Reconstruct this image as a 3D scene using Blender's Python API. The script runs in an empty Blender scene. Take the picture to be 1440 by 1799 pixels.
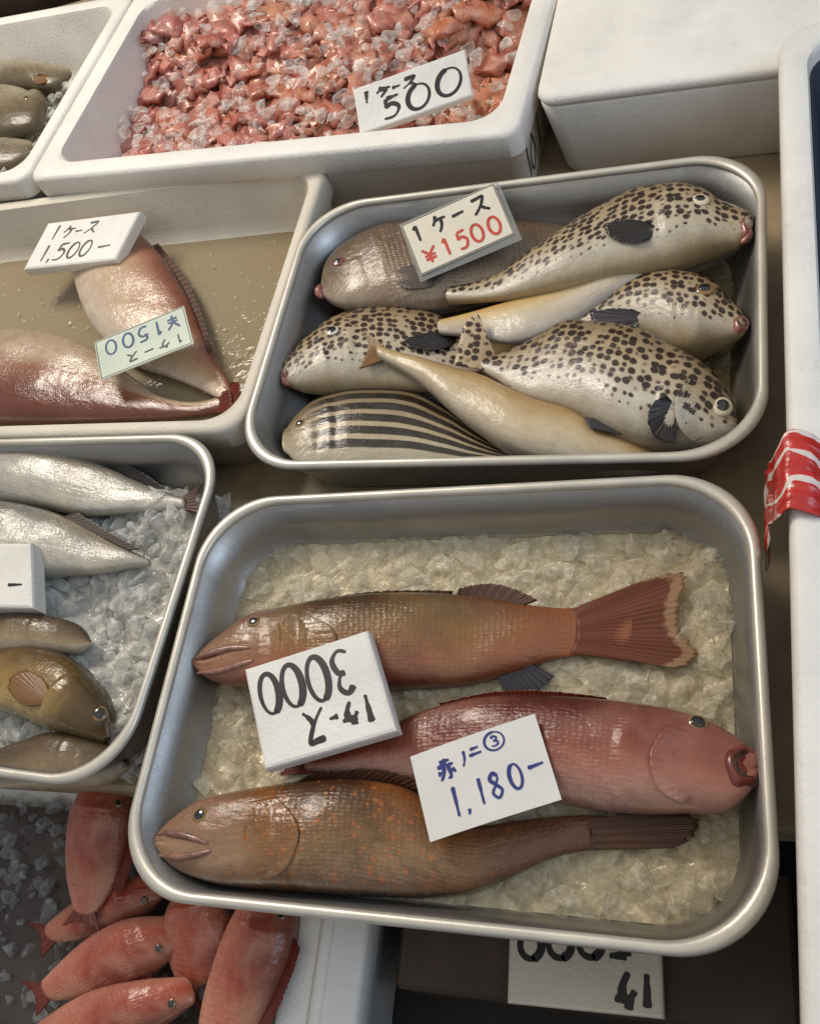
import bpy, bmesh, math, random
import numpy as np
from mathutils import Vector, Matrix
random.seed(7); rng = np.random.default_rng(7)
S = bpy.context.scene
COL = S.collection

# ------------------------------------------------------------------ camera
IW, IH, F = 1440., 1799., 1635.
RC = np.array([[0.94484384, 0.12462555, -0.30288378],
               [-0.0427941, -0.86987266, -0.49141654],
               [-0.32471338, 0.47727353, -0.81656059]])
CP = np.array([0.4022417, -0.04835214, 0.64855096])
cam = bpy.data.cameras.new('camera'); co = bpy.data.objects.new('camera', cam); COL.objects.link(co)
cam.sensor_fit = 'VERTICAL'; cam.sensor_height = 36; cam.lens = 36 * F / IH
cam.clip_start = 0.02; cam.clip_end = 50
M3 = RC.T @ np.diag([1, -1, -1])
co.matrix_world = Matrix([[*M3[i], CP[i]] for i in range(3)] + [[0, 0, 0, 1]])
S.camera = co

# ------------------------------------------------------------------ light
w = bpy.data.worlds.new('World'); S.world = w; w.use_nodes = True
wt = w.node_tree; bg = wt.nodes['Background']; bg.inputs[1].default_value = 0.80
_tc = wt.nodes.new('ShaderNodeTexCoord'); _sx = wt.nodes.new('ShaderNodeSeparateXYZ'); _cr = wt.nodes.new('ShaderNodeValToRGB')
_mr = wt.nodes.new('ShaderNodeMapRange'); _mr.inputs[1].default_value = -1; _mr.inputs[2].default_value = 1
wt.links.new(_tc.outputs['Generated'], _sx.inputs[0]); wt.links.new(_sx.outputs[2], _mr.inputs[0]); wt.links.new(_mr.outputs[0], _cr.inputs[0])
_e = _cr.color_ramp.elements; _e[0].position = .3; _e[0].color = (.05, .05, .05, 1); _e[1].position = 1; _e[1].color = (.95, .90, .82, 1)
_m = _e.new(.55); _m.color = (.17, .18, .20, 1); _m = _e.new(.8); _m.color = (.48, .50, .54, 1)
wt.links.new(_cr.outputs[0], bg.inputs[0])

def area(name, loc, target, size, power, color):
    l = bpy.data.lights.new(name, 'AREA'); l.shape = 'DISK'; l.size = size; l.energy = power; l.color = color
    o = bpy.data.objects.new(name, l); COL.objects.link(o); o.location = loc
    o.rotation_euler = (Vector(target) - Vector(loc)).to_track_quat('-Z', 'Y').to_euler()
    return o
area('stall_lamp', (-0.75, 1.15, 1.35), (0.12, 0.35, 0), 0.6, 20, (1.0, 0.91, 0.79))
area('street_daylight', (1.7, 0.1, 1.3), (0.1, 0.4, 0), 1.0, 10, (0.55, 0.74, 1.0))

S.view_settings.view_transform = 'Standard'; S.view_settings.look = 'None'
S.view_settings.exposure = 0; S.view_settings.gamma = 1
S.cycles.use_denoising = True
S.cycles.max_bounces = 10; S.cycles.transparent_max_bounces = 16
S.cycles.caustics_reflective = False; S.cycles.caustics_refractive = False

# ------------------------------------------------------------------ helpers
def P(px, py, z):
    """photo point -> world point on the level z"""
    d = RC.T @ np.array([(px - IW / 2) / F, (py - IH / 2) / F, 1.0])
    return CP + d * ((z - CP[2]) / d[2])

def proj(V):
    c = (np.asarray(V) - CP) @ RC.T
    return c[:, :2] / c[:, 2:3] * F + np.array([IW / 2, IH / 2])

def lin(c):
    return tuple(((x / 255.) / 12.92 if x / 255. <= .04045 else ((x / 255. + .055) / 1.055) ** 2.4) for x in c) + (1,)

def root_loc(p):
    while p.parent is not None: p = p.parent
    return np.array(p.location)

def tag(o, label=None, cat=None, group=None, kind=None):
    if label: o['label'] = label
    if cat: o['category'] = cat
    if group: o['group'] = group
    if kind: o['kind'] = kind
    return o

def thing(name, loc, label, cat, group=None):
    o = bpy.data.objects.new(name, None); COL.objects.link(o); o.location = [float(x) for x in loc]
    o.empty_display_size = .02
    return tag(o, label, cat, group)

def mk(name, V, faces, mat, parent=None, smooth=True, uvs=None, loc=None):
    """one mesh object; V are world coordinates"""
    V = np.asarray(V, float)
    off = root_loc(parent) if parent is not None else (np.asarray(loc, float) if loc is not None else np.zeros(3))
    me = bpy.data.meshes.new(name)
    me.from_pydata((V - off).tolist(), [], [list(map(int, f)) for f in faces])
    me.materials.append(mat)
    if smooth: me.polygons.foreach_set('use_smooth', [True] * len(me.polygons))
    if uvs:
        li = np.empty(len(me.loops), int); me.loops.foreach_get('vertex_index', li)
        for n, a in uvs.items():
            lay = me.uv_layers.new(name=n); lay.data.foreach_set('uv', np.asarray(a, float)[li].ravel())
    me.update()
    o = bpy.data.objects.new(name, me); COL.objects.link(o)
    if parent is not None: o.parent = parent
    elif loc is not None: o.location = [float(x) for x in loc]
    return o

def spl(pts, n, closed=False):
    """smooth curve through points (centripetal-ish Catmull-Rom)"""
    p = np.asarray(pts, float)
    if len(p) == 1: return np.repeat(p, n, 0)
    if len(p) == 2: return p[0] + np.linspace(0, 1, n)[:, None] * (p[1] - p[0])
    d = np.sqrt(np.linalg.norm(np.diff(p, axis=0), axis=1)) + 1e-9
    d = d ** 1.6
    t = np.r_[0, np.cumsum(d)]
    m = np.zeros_like(p)
    for i in range(1, len(p) - 1):
        a = (p[i] - p[i - 1]) / d[i - 1]; b = (p[i + 1] - p[i]) / d[i]
        m[i] = (a * d[i] + b * d[i - 1]) / (d[i] + d[i - 1])
    m[0] = 1.5 * (p[1] - p[0]) / d[0] - .5 * m[1]; m[-1] = 1.5 * (p[-1] - p[-2]) / d[-1] - .5 * m[-2]
    T = np.linspace(0, t[-1], n); out = np.zeros((n, p.shape[1]))
    k = np.clip(np.searchsorted(t, T, side='right') - 1, 0, len(p) - 2)
    h = d[k]; u = (T - t[k]) / h; u = u[:, None]; h = h[:, None]
    return ((2 * u ** 3 - 3 * u ** 2 + 1) * p[k] + (u ** 3 - 2 * u ** 2 + u) * h * m[k]
            + (-2 * u ** 3 + 3 * u ** 2) * p[k + 1] + (u ** 3 - u ** 2) * h * m[k + 1])

def sm(a, b, x):
    t = np.clip((x - a) / (b - a), 0, 1); return t * t * (3 - 2 * t)

# ------------------------------------------------------------------ materials
class NT:
    def __init__(s, name):
        s.m = bpy.data.materials.new(name); s.m.use_nodes = True
        s.t = s.m.node_tree; s.n = s.t.nodes; s.b = s.n['Principled BSDF']; s.out = s.n['Material Output']
    def add(s, typ, **kw):
        n = s.n.new(typ)
        for k, v in kw.items(): setattr(n, k, v)
        return n
    def link(s, a, b): s.t.links.new(a, b)
    def put(s, inp, v):
        if isinstance(v, bpy.types.NodeSocket): s.link(v, inp)
        else: inp.default_value = v
    def math(s, op, a, b=0.0, clamp=False):
        n = s.add('ShaderNodeMath', operation=op, use_clamp=clamp); s.put(n.inputs[0], a); s.put(n.inputs[1], b); return n.outputs[0]
    def ramp(s, fac, stops, interp='LINEAR'):
        n = s.add('ShaderNodeValToRGB'); n.color_ramp.interpolation = interp
        e = n.color_ramp.elements
        while len(e) < len(stops): e.new(0.5)
        for i, (p, c) in enumerate(stops):
            e[i].position = p; e[i].color = c if len(c) == 4 else lin(c)
        s.put(n.inputs[0], fac); return n.outputs[0]
    def mix(s, f, a, b, mode='MIX'):
        n = s.add('ShaderNodeMix', data_type='RGBA', blend_type=mode); s.put(n.inputs[0], f); s.put(n.inputs[6], a); s.put(n.inputs[7], b); return n.outputs[2]
    def noise(s, vec, scale, detail=4, rough=.55, out=0):
        n = s.add('ShaderNodeTexNoise'); n.inputs['Scale'].default_value = scale; n.inputs['Detail'].default_value = detail
        n.inputs['Roughness'].default_value = rough
        if vec is not None: s.link(vec, n.inputs['Vector'])
        return n.outputs[out]
    def voro(s, vec, scale, feature='F1', rand=1.0, out=0):
        n = s.add('ShaderNodeTexVoronoi', feature=feature); n.inputs['Scale'].default_value = scale
        n.inputs['Randomness'].default_value = rand
        if vec is not None: s.link(vec, n.inputs['Vector'])
        return n.outputs[out]
    def obj(s): return s.add('ShaderNodeTexCoord').outputs['Object']
    def uv(s, name): return s.add('ShaderNodeUVMap', uv_map=name).outputs[0]
    def xyz(s, v):
        n = s.add('ShaderNodeSeparateXYZ'); s.link(v, n.inputs[0]); return n.outputs
    def mapping(s, v, scale=(1, 1, 1), loc=(0, 0, 0), rot=(0, 0, 0)):
        n = s.add('ShaderNodeMapping'); n.inputs['Scale'].default_value = scale; n.inputs['Location'].default_value = loc
        n.inputs['Rotation'].default_value = rot; s.link(v, n.inputs[0]); return n.outputs[0]
    def bump(s, h, strength=.3, dist=.001, prev=None):
        n = s.add('ShaderNodeBump'); n.inputs['Strength'].default_value = strength; n.inputs['Distance'].default_value = dist
        s.link(h, n.inputs['Height'])
        if prev is not None: s.link(prev, n.inputs['Normal'])
        return n.outputs[0]
    def set(s, **kw):
        for k, v in kw.items():
            s.put(s.b.inputs[k.replace('_', ' ')], v)
        return s

def simple(name, col, rough=.5, var=.12, scale=40, bump=.0, bscale=200, **kw):
    t = NT(name); o = t.obj()
    n = t.noise(o, scale, 5)
    c = lin(col); c2 = tuple(x * (1 - var * 2) for x in c[:3]) + (1,)
    t.set(Base_Color=t.ramp(n, [(.3, c2), (.7, c)]), Roughness=rough, **kw)
    if bump: t.set(Normal=t.bump(t.noise(o, bscale, 3), bump, .001))
    return t.m

def foam_mat(name='white_foam', col=(232, 228, 220)):
    t = NT(name); o = t.obj()
    bead = t.voro(o, 330, 'F1', .9)
    dirt = t.noise(o, 9, 6, .65)
    base = t.ramp(dirt, [(.25, tuple(int(x * .90) for x in col)), (.6, col)])
    sp = t.noise(o, 60, 3)
    base = t.mix(t.ramp(sp, [(.66, (0, 0, 0, 1)), (.80, (.22, .22, .22, 1))]), base, lin((170, 155, 130)))
    t.set(Base_Color=base, Roughness=.55, Subsurface_Weight=.0)
    t.set(Normal=t.bump(bead, .22, .0012, t.bump(t.noise(o, 14, 3), .25, .006)))
    return t.m

def metal_mat():
    t = NT('brushed_aluminium'); o = t.obj()
    fine = t.noise(t.mapping(o, (30, 30, 400)), 8, 4)
    blot = t.noise(o, 14, 6, .6)
    spots = t.voro(o, 130, 'F1', 1.0)
    col = t.ramp(blot, [(.25, (148, 148, 146)), (.75, (186, 184, 179))])
    col = t.mix(t.ramp(spots, [(.05, (.35, .35, .35, 1)), (.16, (0, 0, 0, 1))]), col, lin((215, 213, 208)))
    scr = t.noise(t.mapping(o, (4, 260, 60), rot=(0, 0, .5)), 3, 5, .7)
    col = t.mix(t.math('MULTIPLY', t.ramp(scr, [(.56, (0, 0, 0, 1)), (.66, (1, 1, 1, 1))]), .35), col, lin((222, 220, 214)))
    stain = t.noise(o, 7, 6, .7)
    col = t.mix(t.math('MULTIPLY', t.ramp(stain, [(.5, (0, 0, 0, 1)), (.72, (1, 1, 1, 1))]), .35), col, lin((150, 132, 104)))
    r = t.ramp(blot, [(.3, (.50, .50, .50, 1)), (.7, (.36, .36, .36, 1))])
    t.set(Base_Color=col, Metallic=.94, Roughness=r, Normal=t.bump(fine, .10, .0006, t.bump(blot, .12, .004)))
    return t.m

def ice_mat(name, col, lo=.16, hi=.75, rough=.08):
    """clear ice: see-through face on, milky and glossy at glancing facets and in cloudy cores"""
    t = NT(name); o = t.obj()
    g = t.add('ShaderNodeNewGeometry').outputs['Random Per Island']
    c = lin(col); d = tuple(x * .86 for x in c[:3]) + (1,)
    nb = t.bump(t.noise(o, 240, 3), .5, .0018)
    t.set(Base_Color=t.ramp(g, [(0, d), (1, c)]), Roughness=rough, IOR=1.31, Specular_IOR_Level=.8, Normal=nb)
    lw = t.add('ShaderNodeLayerWeight'); lw.inputs[0].default_value = .5; t.link(nb, lw.inputs['Normal'])
    f = t.math('POWER', lw.outputs['Facing'], 1.6)
    cloud = t.math('MULTIPLY', t.ramp(t.noise(o, 170, 4), [(.48, (0, 0, 0, 1)), (.72, (.5, .5, .5, 1))]), t.ramp(g, [(.3, (.2, .2, .2, 1)), (1, (1, 1, 1, 1))]))
    fac = t.math('ADD', t.math('ADD', lo, t.math('MULTIPLY', f, hi - lo)), cloud, True)
    tp = t.add('ShaderNodeBsdfTransparent'); tp.inputs[0].default_value = (.97, .97, .96, 1); mx = t.add('ShaderNodeMixShader')
    t.link(fac, mx.inputs[0]); t.link(tp.outputs[0], mx.inputs[1]); t.link(t.b.outputs[0], mx.inputs[2]); t.link(mx.outputs[0], t.out.inputs[0])
    return t.m

def water_mat(name, col, clear=.6, bs=60, bstr=.5):
    t = NT(name); o = t.obj()
    t.set(Base_Color=lin(col), Roughness=.06, IOR=1.33, Specular_IOR_Level=.6,
          Normal=t.bump(t.noise(o, bs, 4), bstr, .003))
    tp = t.add('ShaderNodeBsdfTransparent'); tp.inputs[0].default_value = (1, .97, .9, 1)
    mx = t.add('ShaderNodeMixShader'); mx.inputs[0].default_value = clear
    t.link(t.b.outputs[0], mx.inputs[1]); t.link(tp.outputs[0], mx.inputs[2]); t.link(mx.outputs[0], t.out.inputs[0])
    return t.m

def fish_mat(name, stops, rough=.26, mottle=.4, mot_col=(60, 45, 30), mscale=60, scales=0., sscale=260, spots=None, stripes=None,
             coat=.6, spec=.35, flush=None, head=None, tail=None, speck=None):
    """stops: colour from dorsal edge (0) to belly (1)"""
    t = NT(name); nv = t.uv('norm'); mv = t.uv('metric')
    s, v, _ = t.xyz(nv)
    wob = t.noise(mv, 22, 4)
    vv = t.math('ADD', v, t.math('MULTIPLY', t.math('SUBTRACT', wob, .5), .18))
    col = t.ramp(vv, stops)
    m = t.noise(mv, mscale, 6, .65)
    col = t.mix(t.math('MULTIPLY', t.ramp(m, [(.42, (0, 0, 0, 1)), (.72, (1, 1, 1, 1))]), mottle), col, lin(mot_col))
    m2 = t.noise(mv, mscale * 3.3, 4, .6)
    col = t.mix(t.math('MULTIPLY', t.ramp(m2, [(.5, (0, 0, 0, 1)), (.75, (1, 1, 1, 1))]), .25), col, t.mix(1, col, (1.5, 1.45, 1.35, 1), 'MULTIPLY'))
    if flush:                      # a second colour in blotches; on silver skin a painted golden sheen
        m3 = t.noise(mv, 16, 4, .6)
        col = t.mix(t.math('MULTIPLY', t.ramp(m3, [(.46, (0, 0, 0, 1)), (.66, (1, 1, 1, 1))]), flush[1]), col, lin(flush[0]))
    if speck:
        sp_ = t.voro(mv, speck[0], 'F1', .9)
        col = t.mix(t.math('MULTIPLY', t.math('MULTIPLY', t.math('SUBTRACT', .33, sp_), 7.0, True), speck[2]), col, lin(speck[1]))
    if tail:
        col = t.mix(t.math('MULTIPLY', t.ramp(t.math('ADD', s, t.math('MULTIPLY', t.math('SUBTRACT', m, .5), .1)), [(.62, (0, 0, 0, 1)), (.86, (1, 1, 1, 1))]), tail[1]), col, lin(tail[0]))
    if head:
        hm = t.math('MULTIPLY', t.ramp(t.math('ADD', s, t.math('MULTIPLY', t.math('SUBTRACT', m, .5), .12)), [(.14, (1, 1, 1, 1)), (.27, (0, 0, 0, 1))]), head[1])
        col = t.mix(hm, col, lin(head[0]))
    if spots:
        sc, thr, lo, hi, scol = spots
        jit = t.add('ShaderNodeVectorMath', operation='ADD')
        nz = t.noise(mv, 180, 2, out=1); k = t.add('ShaderNodeVectorMath', operation='SCALE'); t.link(nz, k.inputs[0]); k.inputs['Scale'].default_value = .0022
        t.link(mv, jit.inputs[0]); t.link(k.outputs[0], jit.inputs[1])
        df = t.voro(jit.outputs[0], sc, 'F1', .58)
        fade = t.ramp(vv, [(lo, (0, 0, 0, 1)), (hi, (1, 1, 1, 1))])
        big = t.math('MULTIPLY', t.math('SUBTRACT', t.noise(mv, 60, 2), .5), .32)
        e1 = t.math('ADD', t.math('SUBTRACT', thr, t.math('MULTIPLY', fade, thr + .2)), big)
        mask = t.math('MULTIPLY', t.math('SUBTRACT', e1, df), 11.0, True)
        ed = t.math('MULTIPLY', t.math('SUBTRACT', t.math('ADD', e1, .10), df), 8.0, True)
        col = t.mix(t.math('MULTIPLY', ed, .40), col, lin((124, 94, 66)))
        col = t.mix(t.math('MULTIPLY', mask, .95), col, t.mix(t.noise(mv, 300, 2), lin(scol), lin((46, 29, 22))))
    if stripes:
        nb, scol, lo, hi = stripes
        ph = t.math('ADD', t.math('MULTIPLY', v, nb * 6.2832), t.math('MULTIPLY', t.math('SUBTRACT', t.noise(mv, 26, 3), .5), 1.1))
        si = t.math('SINE', ph)
        mask = t.math('MULTIPLY', t.math('ADD', si, .55), 3.0, True)
        rng_ = t.math('MULTIPLY', t.ramp(v, [(lo, (1, 1, 1, 1)), (hi, (0, 0, 0, 1))]), .94)
        fade = t.ramp(s, [(.10, (.12, .12, .12, 1)), (.20, (1, 1, 1, 1))])
        col = t.mix(t.math('MULTIPLY', t.math('MULTIPLY', mask, rng_), fade), col, lin(scol))
    t.set(Base_Color=col, Roughness=t.ramp(t.noise(mv, 90, 3), [(.3, (rough * .7,) * 3 + (1,)), (.7, (rough * 1.5,) * 3 + (1,))]),
          Coat_Weight=t.math('MULTIPLY', t.ramp(t.noise(mv, 30, 4, .7), [(.35, (.15, .15, .15, 1)), (.65, (1, 1, 1, 1))]), coat), Coat_Roughness=.07, Specular_IOR_Level=spec,
          Subsurface_Weight=.06, Subsurface_Scale=.004, Subsurface_Radius=(1, .5, .35))
    t.set(Coat_Normal=t.bump(t.noise(t.mapping(mv, (.45, 1, 1)), 150, 4, .6), .5, .0016, t.bump(t.noise(mv, 45, 3), .4, .004)))
    nrm = t.bump(t.noise(t.mapping(mv, (.55, 1, 1)), 330, 5, .65), .32, .0011, t.bump(t.noise(t.mapping(mv, (.5, 1, 1)), 70, 4, .6), .45, .004))
    if scales:
        body = t.math('MULTIPLY', t.ramp(s, [(.20, (0, 0, 0, 1)), (.30, (1, 1, 1, 1))]), t.ramp(t.noise(mv, 40, 4, .6), [(.3, (.25, .25, .25, 1)), (.65, (1, 1, 1, 1))]))
        sv = t.voro(t.mapping(mv, (.8, 1.15, 1)), sscale, 'F1', .35)
        nrm = t.bump(t.math('MULTIPLY', sv, body), scales, .0011, nrm)
        dk = t.math('MULTIPLY', t.ramp(sv, [(.35, (0, 0, 0, 1)), (.62, (1, 1, 1, 1))]), t.math('MULTIPLY', body, min(.5, scales * .6)))
        t.set(Base_Color=t.mix(dk, col, t.mix(1, col, (.45, .4, .36, 1), 'MULTIPLY')))
    t.set(Normal=nrm)
    return t.m

def fin_mat(name, c1, c2, rays=60, trans=.3, spots=None, rough=.35, edge=None):
    t = NT(name); nv = t.uv('norm'); u, v, _ = t.xyz(nv)
    r = t.math('ABSOLUTE', t.math('SINE', t.math('MULTIPLY', u, rays * 3.1416)))
    col = t.mix(t.math('POWER', r, 2.0), lin(c2), lin(c1))
    col = t.mix(t.math('MULTIPLY', t.noise(nv, 7, 5), .3), col, lin(tuple(int(x * .55) for x in c1)))
    if edge: col = t.mix(t.ramp(t.math('ADD', v, t.math('MULTIPLY', t.noise(nv, 12, 4), .2)), [(1.0, (0, 0, 0, 1)), (1.0, (0, 0, 0, 1))] if False else [(.955, (0, 0, 0, 1)), (1., (.8, .8, .8, 1))]), col, lin(edge))
    if spots:
        d = t.voro(t.uv('metric'), spots[0], 'F1', .6)
        col = t.mix(t.math('MULTIPLY', t.math('SUBTRACT', spots[1], d), 9., True), col, lin(spots[2]))
    t.set(Base_Color=col, Roughness=rough, Coat_Weight=.4, Coat_Roughness=.15, Normal=t.bump(r, .4, .0012))
    if trans:
        tl = t.add('ShaderNodeBsdfTranslucent'); t.link(col, tl.inputs[0])
        mx = t.add('ShaderNodeMixShader'); mx.inputs[0].default_value = trans
        t.link(t.b.outputs[0], mx.inputs[1]); t.link(tl.outputs[0], mx.inputs[2]); t.link(mx.outputs[0], t.out.inputs[0])
    return t.m

M = {}
M['foam'] = foam_mat()
M['foam_grey'] = foam_mat('soiled_foam', (214, 205, 188))
M['metal'] = metal_mat()
M['metal_rim'] = simple('cream_rim', (214, 208, 194), .38, .10, 30, .12, 240, Metallic=.45)  # rim base colour paler and less metallic than the basin
M['ice_warm'] = ice_mat('ice_in_meltwater', (240, 230, 206), .10, .75)
M['ice_grey'] = ice_mat('crushed_ice', (236, 236, 232), .16, .8)
M['ice_clear'] = ice_mat('clear_ice', (244, 240, 236), .06, .6, .05)
M['ice_dark'] = ice_mat('shaded_ice', (176, 178, 180), .12, .6)  # ice colour darkened to paint in the depth shading
M['ink'] = simple('black_marker', (16, 15, 18), .45, .1)
M['ink_red'] = simple('red_print', (206, 74, 52), .5, .1)
M['ink_blue'] = simple('blue_print', (18, 66, 110), .5, .1)
M['ink_pen'] = simple('blue_pen', (34, 50, 120), .5, .1)
M['paper'] = simple('paper', (226, 222, 214), .7, .05, 30, .08, 60)
M['card'] = simple('printed_card', (232, 222, 200), .4, .05, 20)
M['card_green'] = simple('laminated_card', (206, 214, 196), .22, .08, 20, Coat_Weight=.8)
M['frame_dark'] = simple('card_border', (50, 52, 44), .4, .1)
M['clear'] = NT('clear_plastic').set(Base_Color=(.8, .82, .8, 1), Roughness=.1, Transmission_Weight=.75, IOR=1.2).m
M['eye_white'] = simple('eye_ring', (226, 214, 186), .1, .1, 200, Coat_Weight=1.)
M['eye_gold'] = simple('gold_eye_ring', (150, 112, 60), .1, .2, 200, Coat_Weight=1.)
M['eye_red'] = simple('red_eye_ring', (140, 70, 60), .1, .2, 200, Coat_Weight=1.)
M['pupil'] = simple('pupil', (8, 9, 12), .06, .1, Coat_Weight=1.)
M['mouth_pink'] = simple('mouth_flesh', (176, 112, 94), .25, .3, 120, .2, 260, Coat_Weight=.5)
M['mouth_dark'] = simple('mouth_cavity', (52, 16, 14), .3, .3, 120, Coat_Weight=.5)
M['table'] = simple('stall_table', (188, 168, 136), .45, .25, 12, .15, 90)
M['brown'] = simple('brown_board', (72, 54, 40), .6, .25, 16, .2, 70)
M['dark'] = simple('dark_floor', (26, 22, 20), .7, .3, 10)
M['navy'] = simple('navy_shade', (36, 46, 66), .3, .2, 20)  # dark blue standing for the shading inside the right box

# ------------------------------------------------------------------ swept rounded-rectangle vessels
def rr(W, D, r, k=8):
    r = max(r, 1e-4); out = []
    for cx, cy, a0 in ((W / 2 - r, D / 2 - r, 0), (-W / 2 + r, D / 2 - r, 90), (-W / 2 + r, -D / 2 + r, 180), (W / 2 - r, -D / 2 + r, 270)):
        for i in range(k + 1):
            a = math.radians(a0 + 90 * i / k); out.append((cx + r * math.cos(a), cy + r * math.sin(a)))
    return np.array(out)

def vessel(W, D, profile, wob=0., k=10, closed=False):
    """profile: list of (inset, z, corner radius), swept round; first and last rings are capped unless closed"""
    V = []; Fc = []; n = 4 * (k + 1)
    for ins, z, r in profile:
        q = rr(W - 2 * ins, D - 2 * ins, r, k); V.append(np.c_[q, np.full(n, z)])
    m = len(profile)
    for i in range(m if closed else m - 1):
        a, b = i * n, ((i + 1) % m) * n
        for j in range(n):
            j2 = (j + 1) % n; Fc.append((a + j, a + j2, b + j2, b + j))
    if not closed:
        Fc.append(tuple(range(n - 1, -1, -1))); Fc.append(tuple((m - 1) * n + j for j in range(n)))
    return np.vstack(V), Fc

def place(V, c, rot, z=0.):
    a = math.radians(rot); R = np.array([[math.cos(a), -math.sin(a), 0], [math.sin(a), math.cos(a), 0], [0, 0, 1]])
    return V @ R.T + np.array([c[0], c[1], z])

def setrot(o, c, rot, z=0.):
    o.location = (c[0], c[1], z); o.rotation_euler = (0, 0, math.radians(rot))

# ================================================================== SETTING
def box_mesh(x0, x1, y0, y1, z0, z1):
    V = [(x, y, z) for z in (z0, z1) for y in (y0, y1) for x in (x0, x1)]
    return V, [(0, 2, 3, 1), (4, 5, 7, 6), (0, 1, 5, 4), (2, 6, 7, 3), (0, 4, 6, 2), (1, 3, 7, 5)]
def struct(name, args, mat):
    V, f = box_mesh(*args); o = mk(name, V, f, mat, smooth=False); tag(o, kind='structure')
    b = o.modifiers.new('b', 'BEVEL'); b.width = .004; b.segments = 2
    return o
struct('floor', (-3, 3, -3, 4, -.82, -.8), M['dark'])
struct('counter_top', (-1.4, 1.6, .085, 1.30, -.03, 0), M['table'])
struct('back_wall', (-2, 2.2, 1.32, 1.36, -.8, .5), M['brown'])
struct('lower_shelf', (-1.2, 1.4, -.60, .084, -.18, -.152), M['dark'])

# ================================================================== TRAYS
TW, TD, TZ = .420, .306, .080
def tray_parts(parent):
    ro = .058
    prof = [(.0035, .0765, ro), (.012, .05, ro - .002), (.024, .010, ro - .006), (.030, .002, ro - .012), (.037, .0, ro - .02),
            (.037, .0012, ro - .02), (.031, .0032, ro - .012), (.0262, .0106, ro - .006), (.0235, .024, ro - .006), (.0225, .0265, ro - .006), (.0215, .027, ro - .006),
            (.0140, .05, ro - .002), (.0062, .0765, ro)]
    V, f = vessel(TW, TD, prof, closed=True)
    n = 44
    f.append(tuple(4 * n + j for j in range(n))); f.append(tuple(5 * n + n - 1 - j for j in range(n)))
    f = [x for x in f if not (len(x) == 4 and min(x) >= 4 * n and max(x) < 6 * n)]
    mk('basin', V, f, M['metal'], parent)
    tube = []
    for i in range(10):
        a = 2 * math.pi * i / 10; tube.append((.0040 + .0038 * math.cos(a), .0768 + .0036 * math.sin(a), ro))
    V, f = vessel(TW, TD, tube, closed=True, k=14)
    mk('rim', V, f, M['metal_rim'], parent)
TRAYS = {}
def tray(key, label, c, rot, z=0.):
    if not TRAYS:
        t = thing('metal_tray', (0, 0, 0), label, 'fish tray', 'metal fish trays'); tray_parts(t)
    else:
        src = next(iter(TRAYS.values()))[0]
        t = src.copy(); COL.objects.link(t); t['label'] = label
        for ch in src.children:
            d = ch.copy(); COL.objects.link(d); d.parent = t
    setrot(t, c, rot, z); TRAYS[key] = (t, c, rot); return t
tray('front', 'metal tray of iced meltwater holding three large reddish brown fish', (.210, .153), 0)
tray('spot', 'metal tray of spotted fish piled up with one striped fish', (.2265, .4765), -2.7)
tray('silver', 'metal tray of crushed ice with silver and golden fish at left edge', (-.2165, .231), -3.2)

# ================================================================== FOAM BOXES
def foam_box(name, label, c, rot, W, D, h, rim, floor_z=.012, ro=.02, ri=.03, z=0., mat='foam', taper=.012, lip=.014):
    prof = [(taper + .004, 0, ro), (taper, .004, ro), (.004, h - .030, ro), (.0, h - .026, ro), (.0, h - .005, ro), (.0015, h - .0015, ro), (.005, h, ro),
            (rim - .005, h, ri), (rim - .001, h - .0015, ri), (rim + .0005, h - .006, ri),
            (rim + .012, floor_z + .016, ri), (rim + .016, floor_z + .005, ri), (rim + .026, floor_z, ri - .008)]
    V, f = vessel(W, D, prof)
    o = mk(name, V, f, M[mat], None); setrot(o, c, rot, z)
    m = o.modifiers.new('s', 'EDGE_SPLIT'); m.split_angle = math.radians(50)
    tag(o, label, 'foam box'); return o
def from_corner(corner, rot, W, D, sx=-1, sy=1):
    a = math.radians(rot); u = np.array([math.cos(a), math.sin(a)]); v = np.array([-math.sin(a), math.cos(a)])
    return np.array(corner) + sx * u * W / 2 + sy * v * D / 2
cL = from_corner((.0105, .3745), -3.5, .52, .338)
foam_box('foam_box', 'low white foam box with two pink fish on wet khaki floor', cL, -3.5, .52, .338, .075, .0145, ro=.03, ri=.034, mat='foam_grey')
cA = from_corner((.236, .663), -7.0, .580, .345)
foam_box('foam_box', 'white foam box filled with pink seafood pieces and ice', cA, -7.0, .580, .345, .100, .026, ro=.016, ri=.03)
cB = from_corner((-.3425, .734), -7.0, .50, .345)
foam_box('foam_box', 'white foam box with grey fish in the top left corner', cB, -7.0, .50, .345, .100, .02, ro=.02, ri=.03)
cR = from_corner((.4215, -.06), -2.6, .42, .745, sx=1)
bR = foam_box('foam_box', 'long white foam box with inside shaded in navy along the right edge', cR, -2.6, .42, .745, .140, .021, ro=.03, ri=.03)
# navy liner: dark sleeve added to paint the shadowed inside of the right box
V, f = vessel(.42, .745, [(.0225, .128, .03), (.034, .035, .03), (.05, .0145, .03), (.052, .016, .028), (.036, .037, .028), (.0245, .128, .028)], closed=True)
n = 44
ln = mk('shade_liner', V, f + [tuple(3 * n + j for j in range(n - 1, -1, -1))], M['navy'], None); ln.parent = bR
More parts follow.
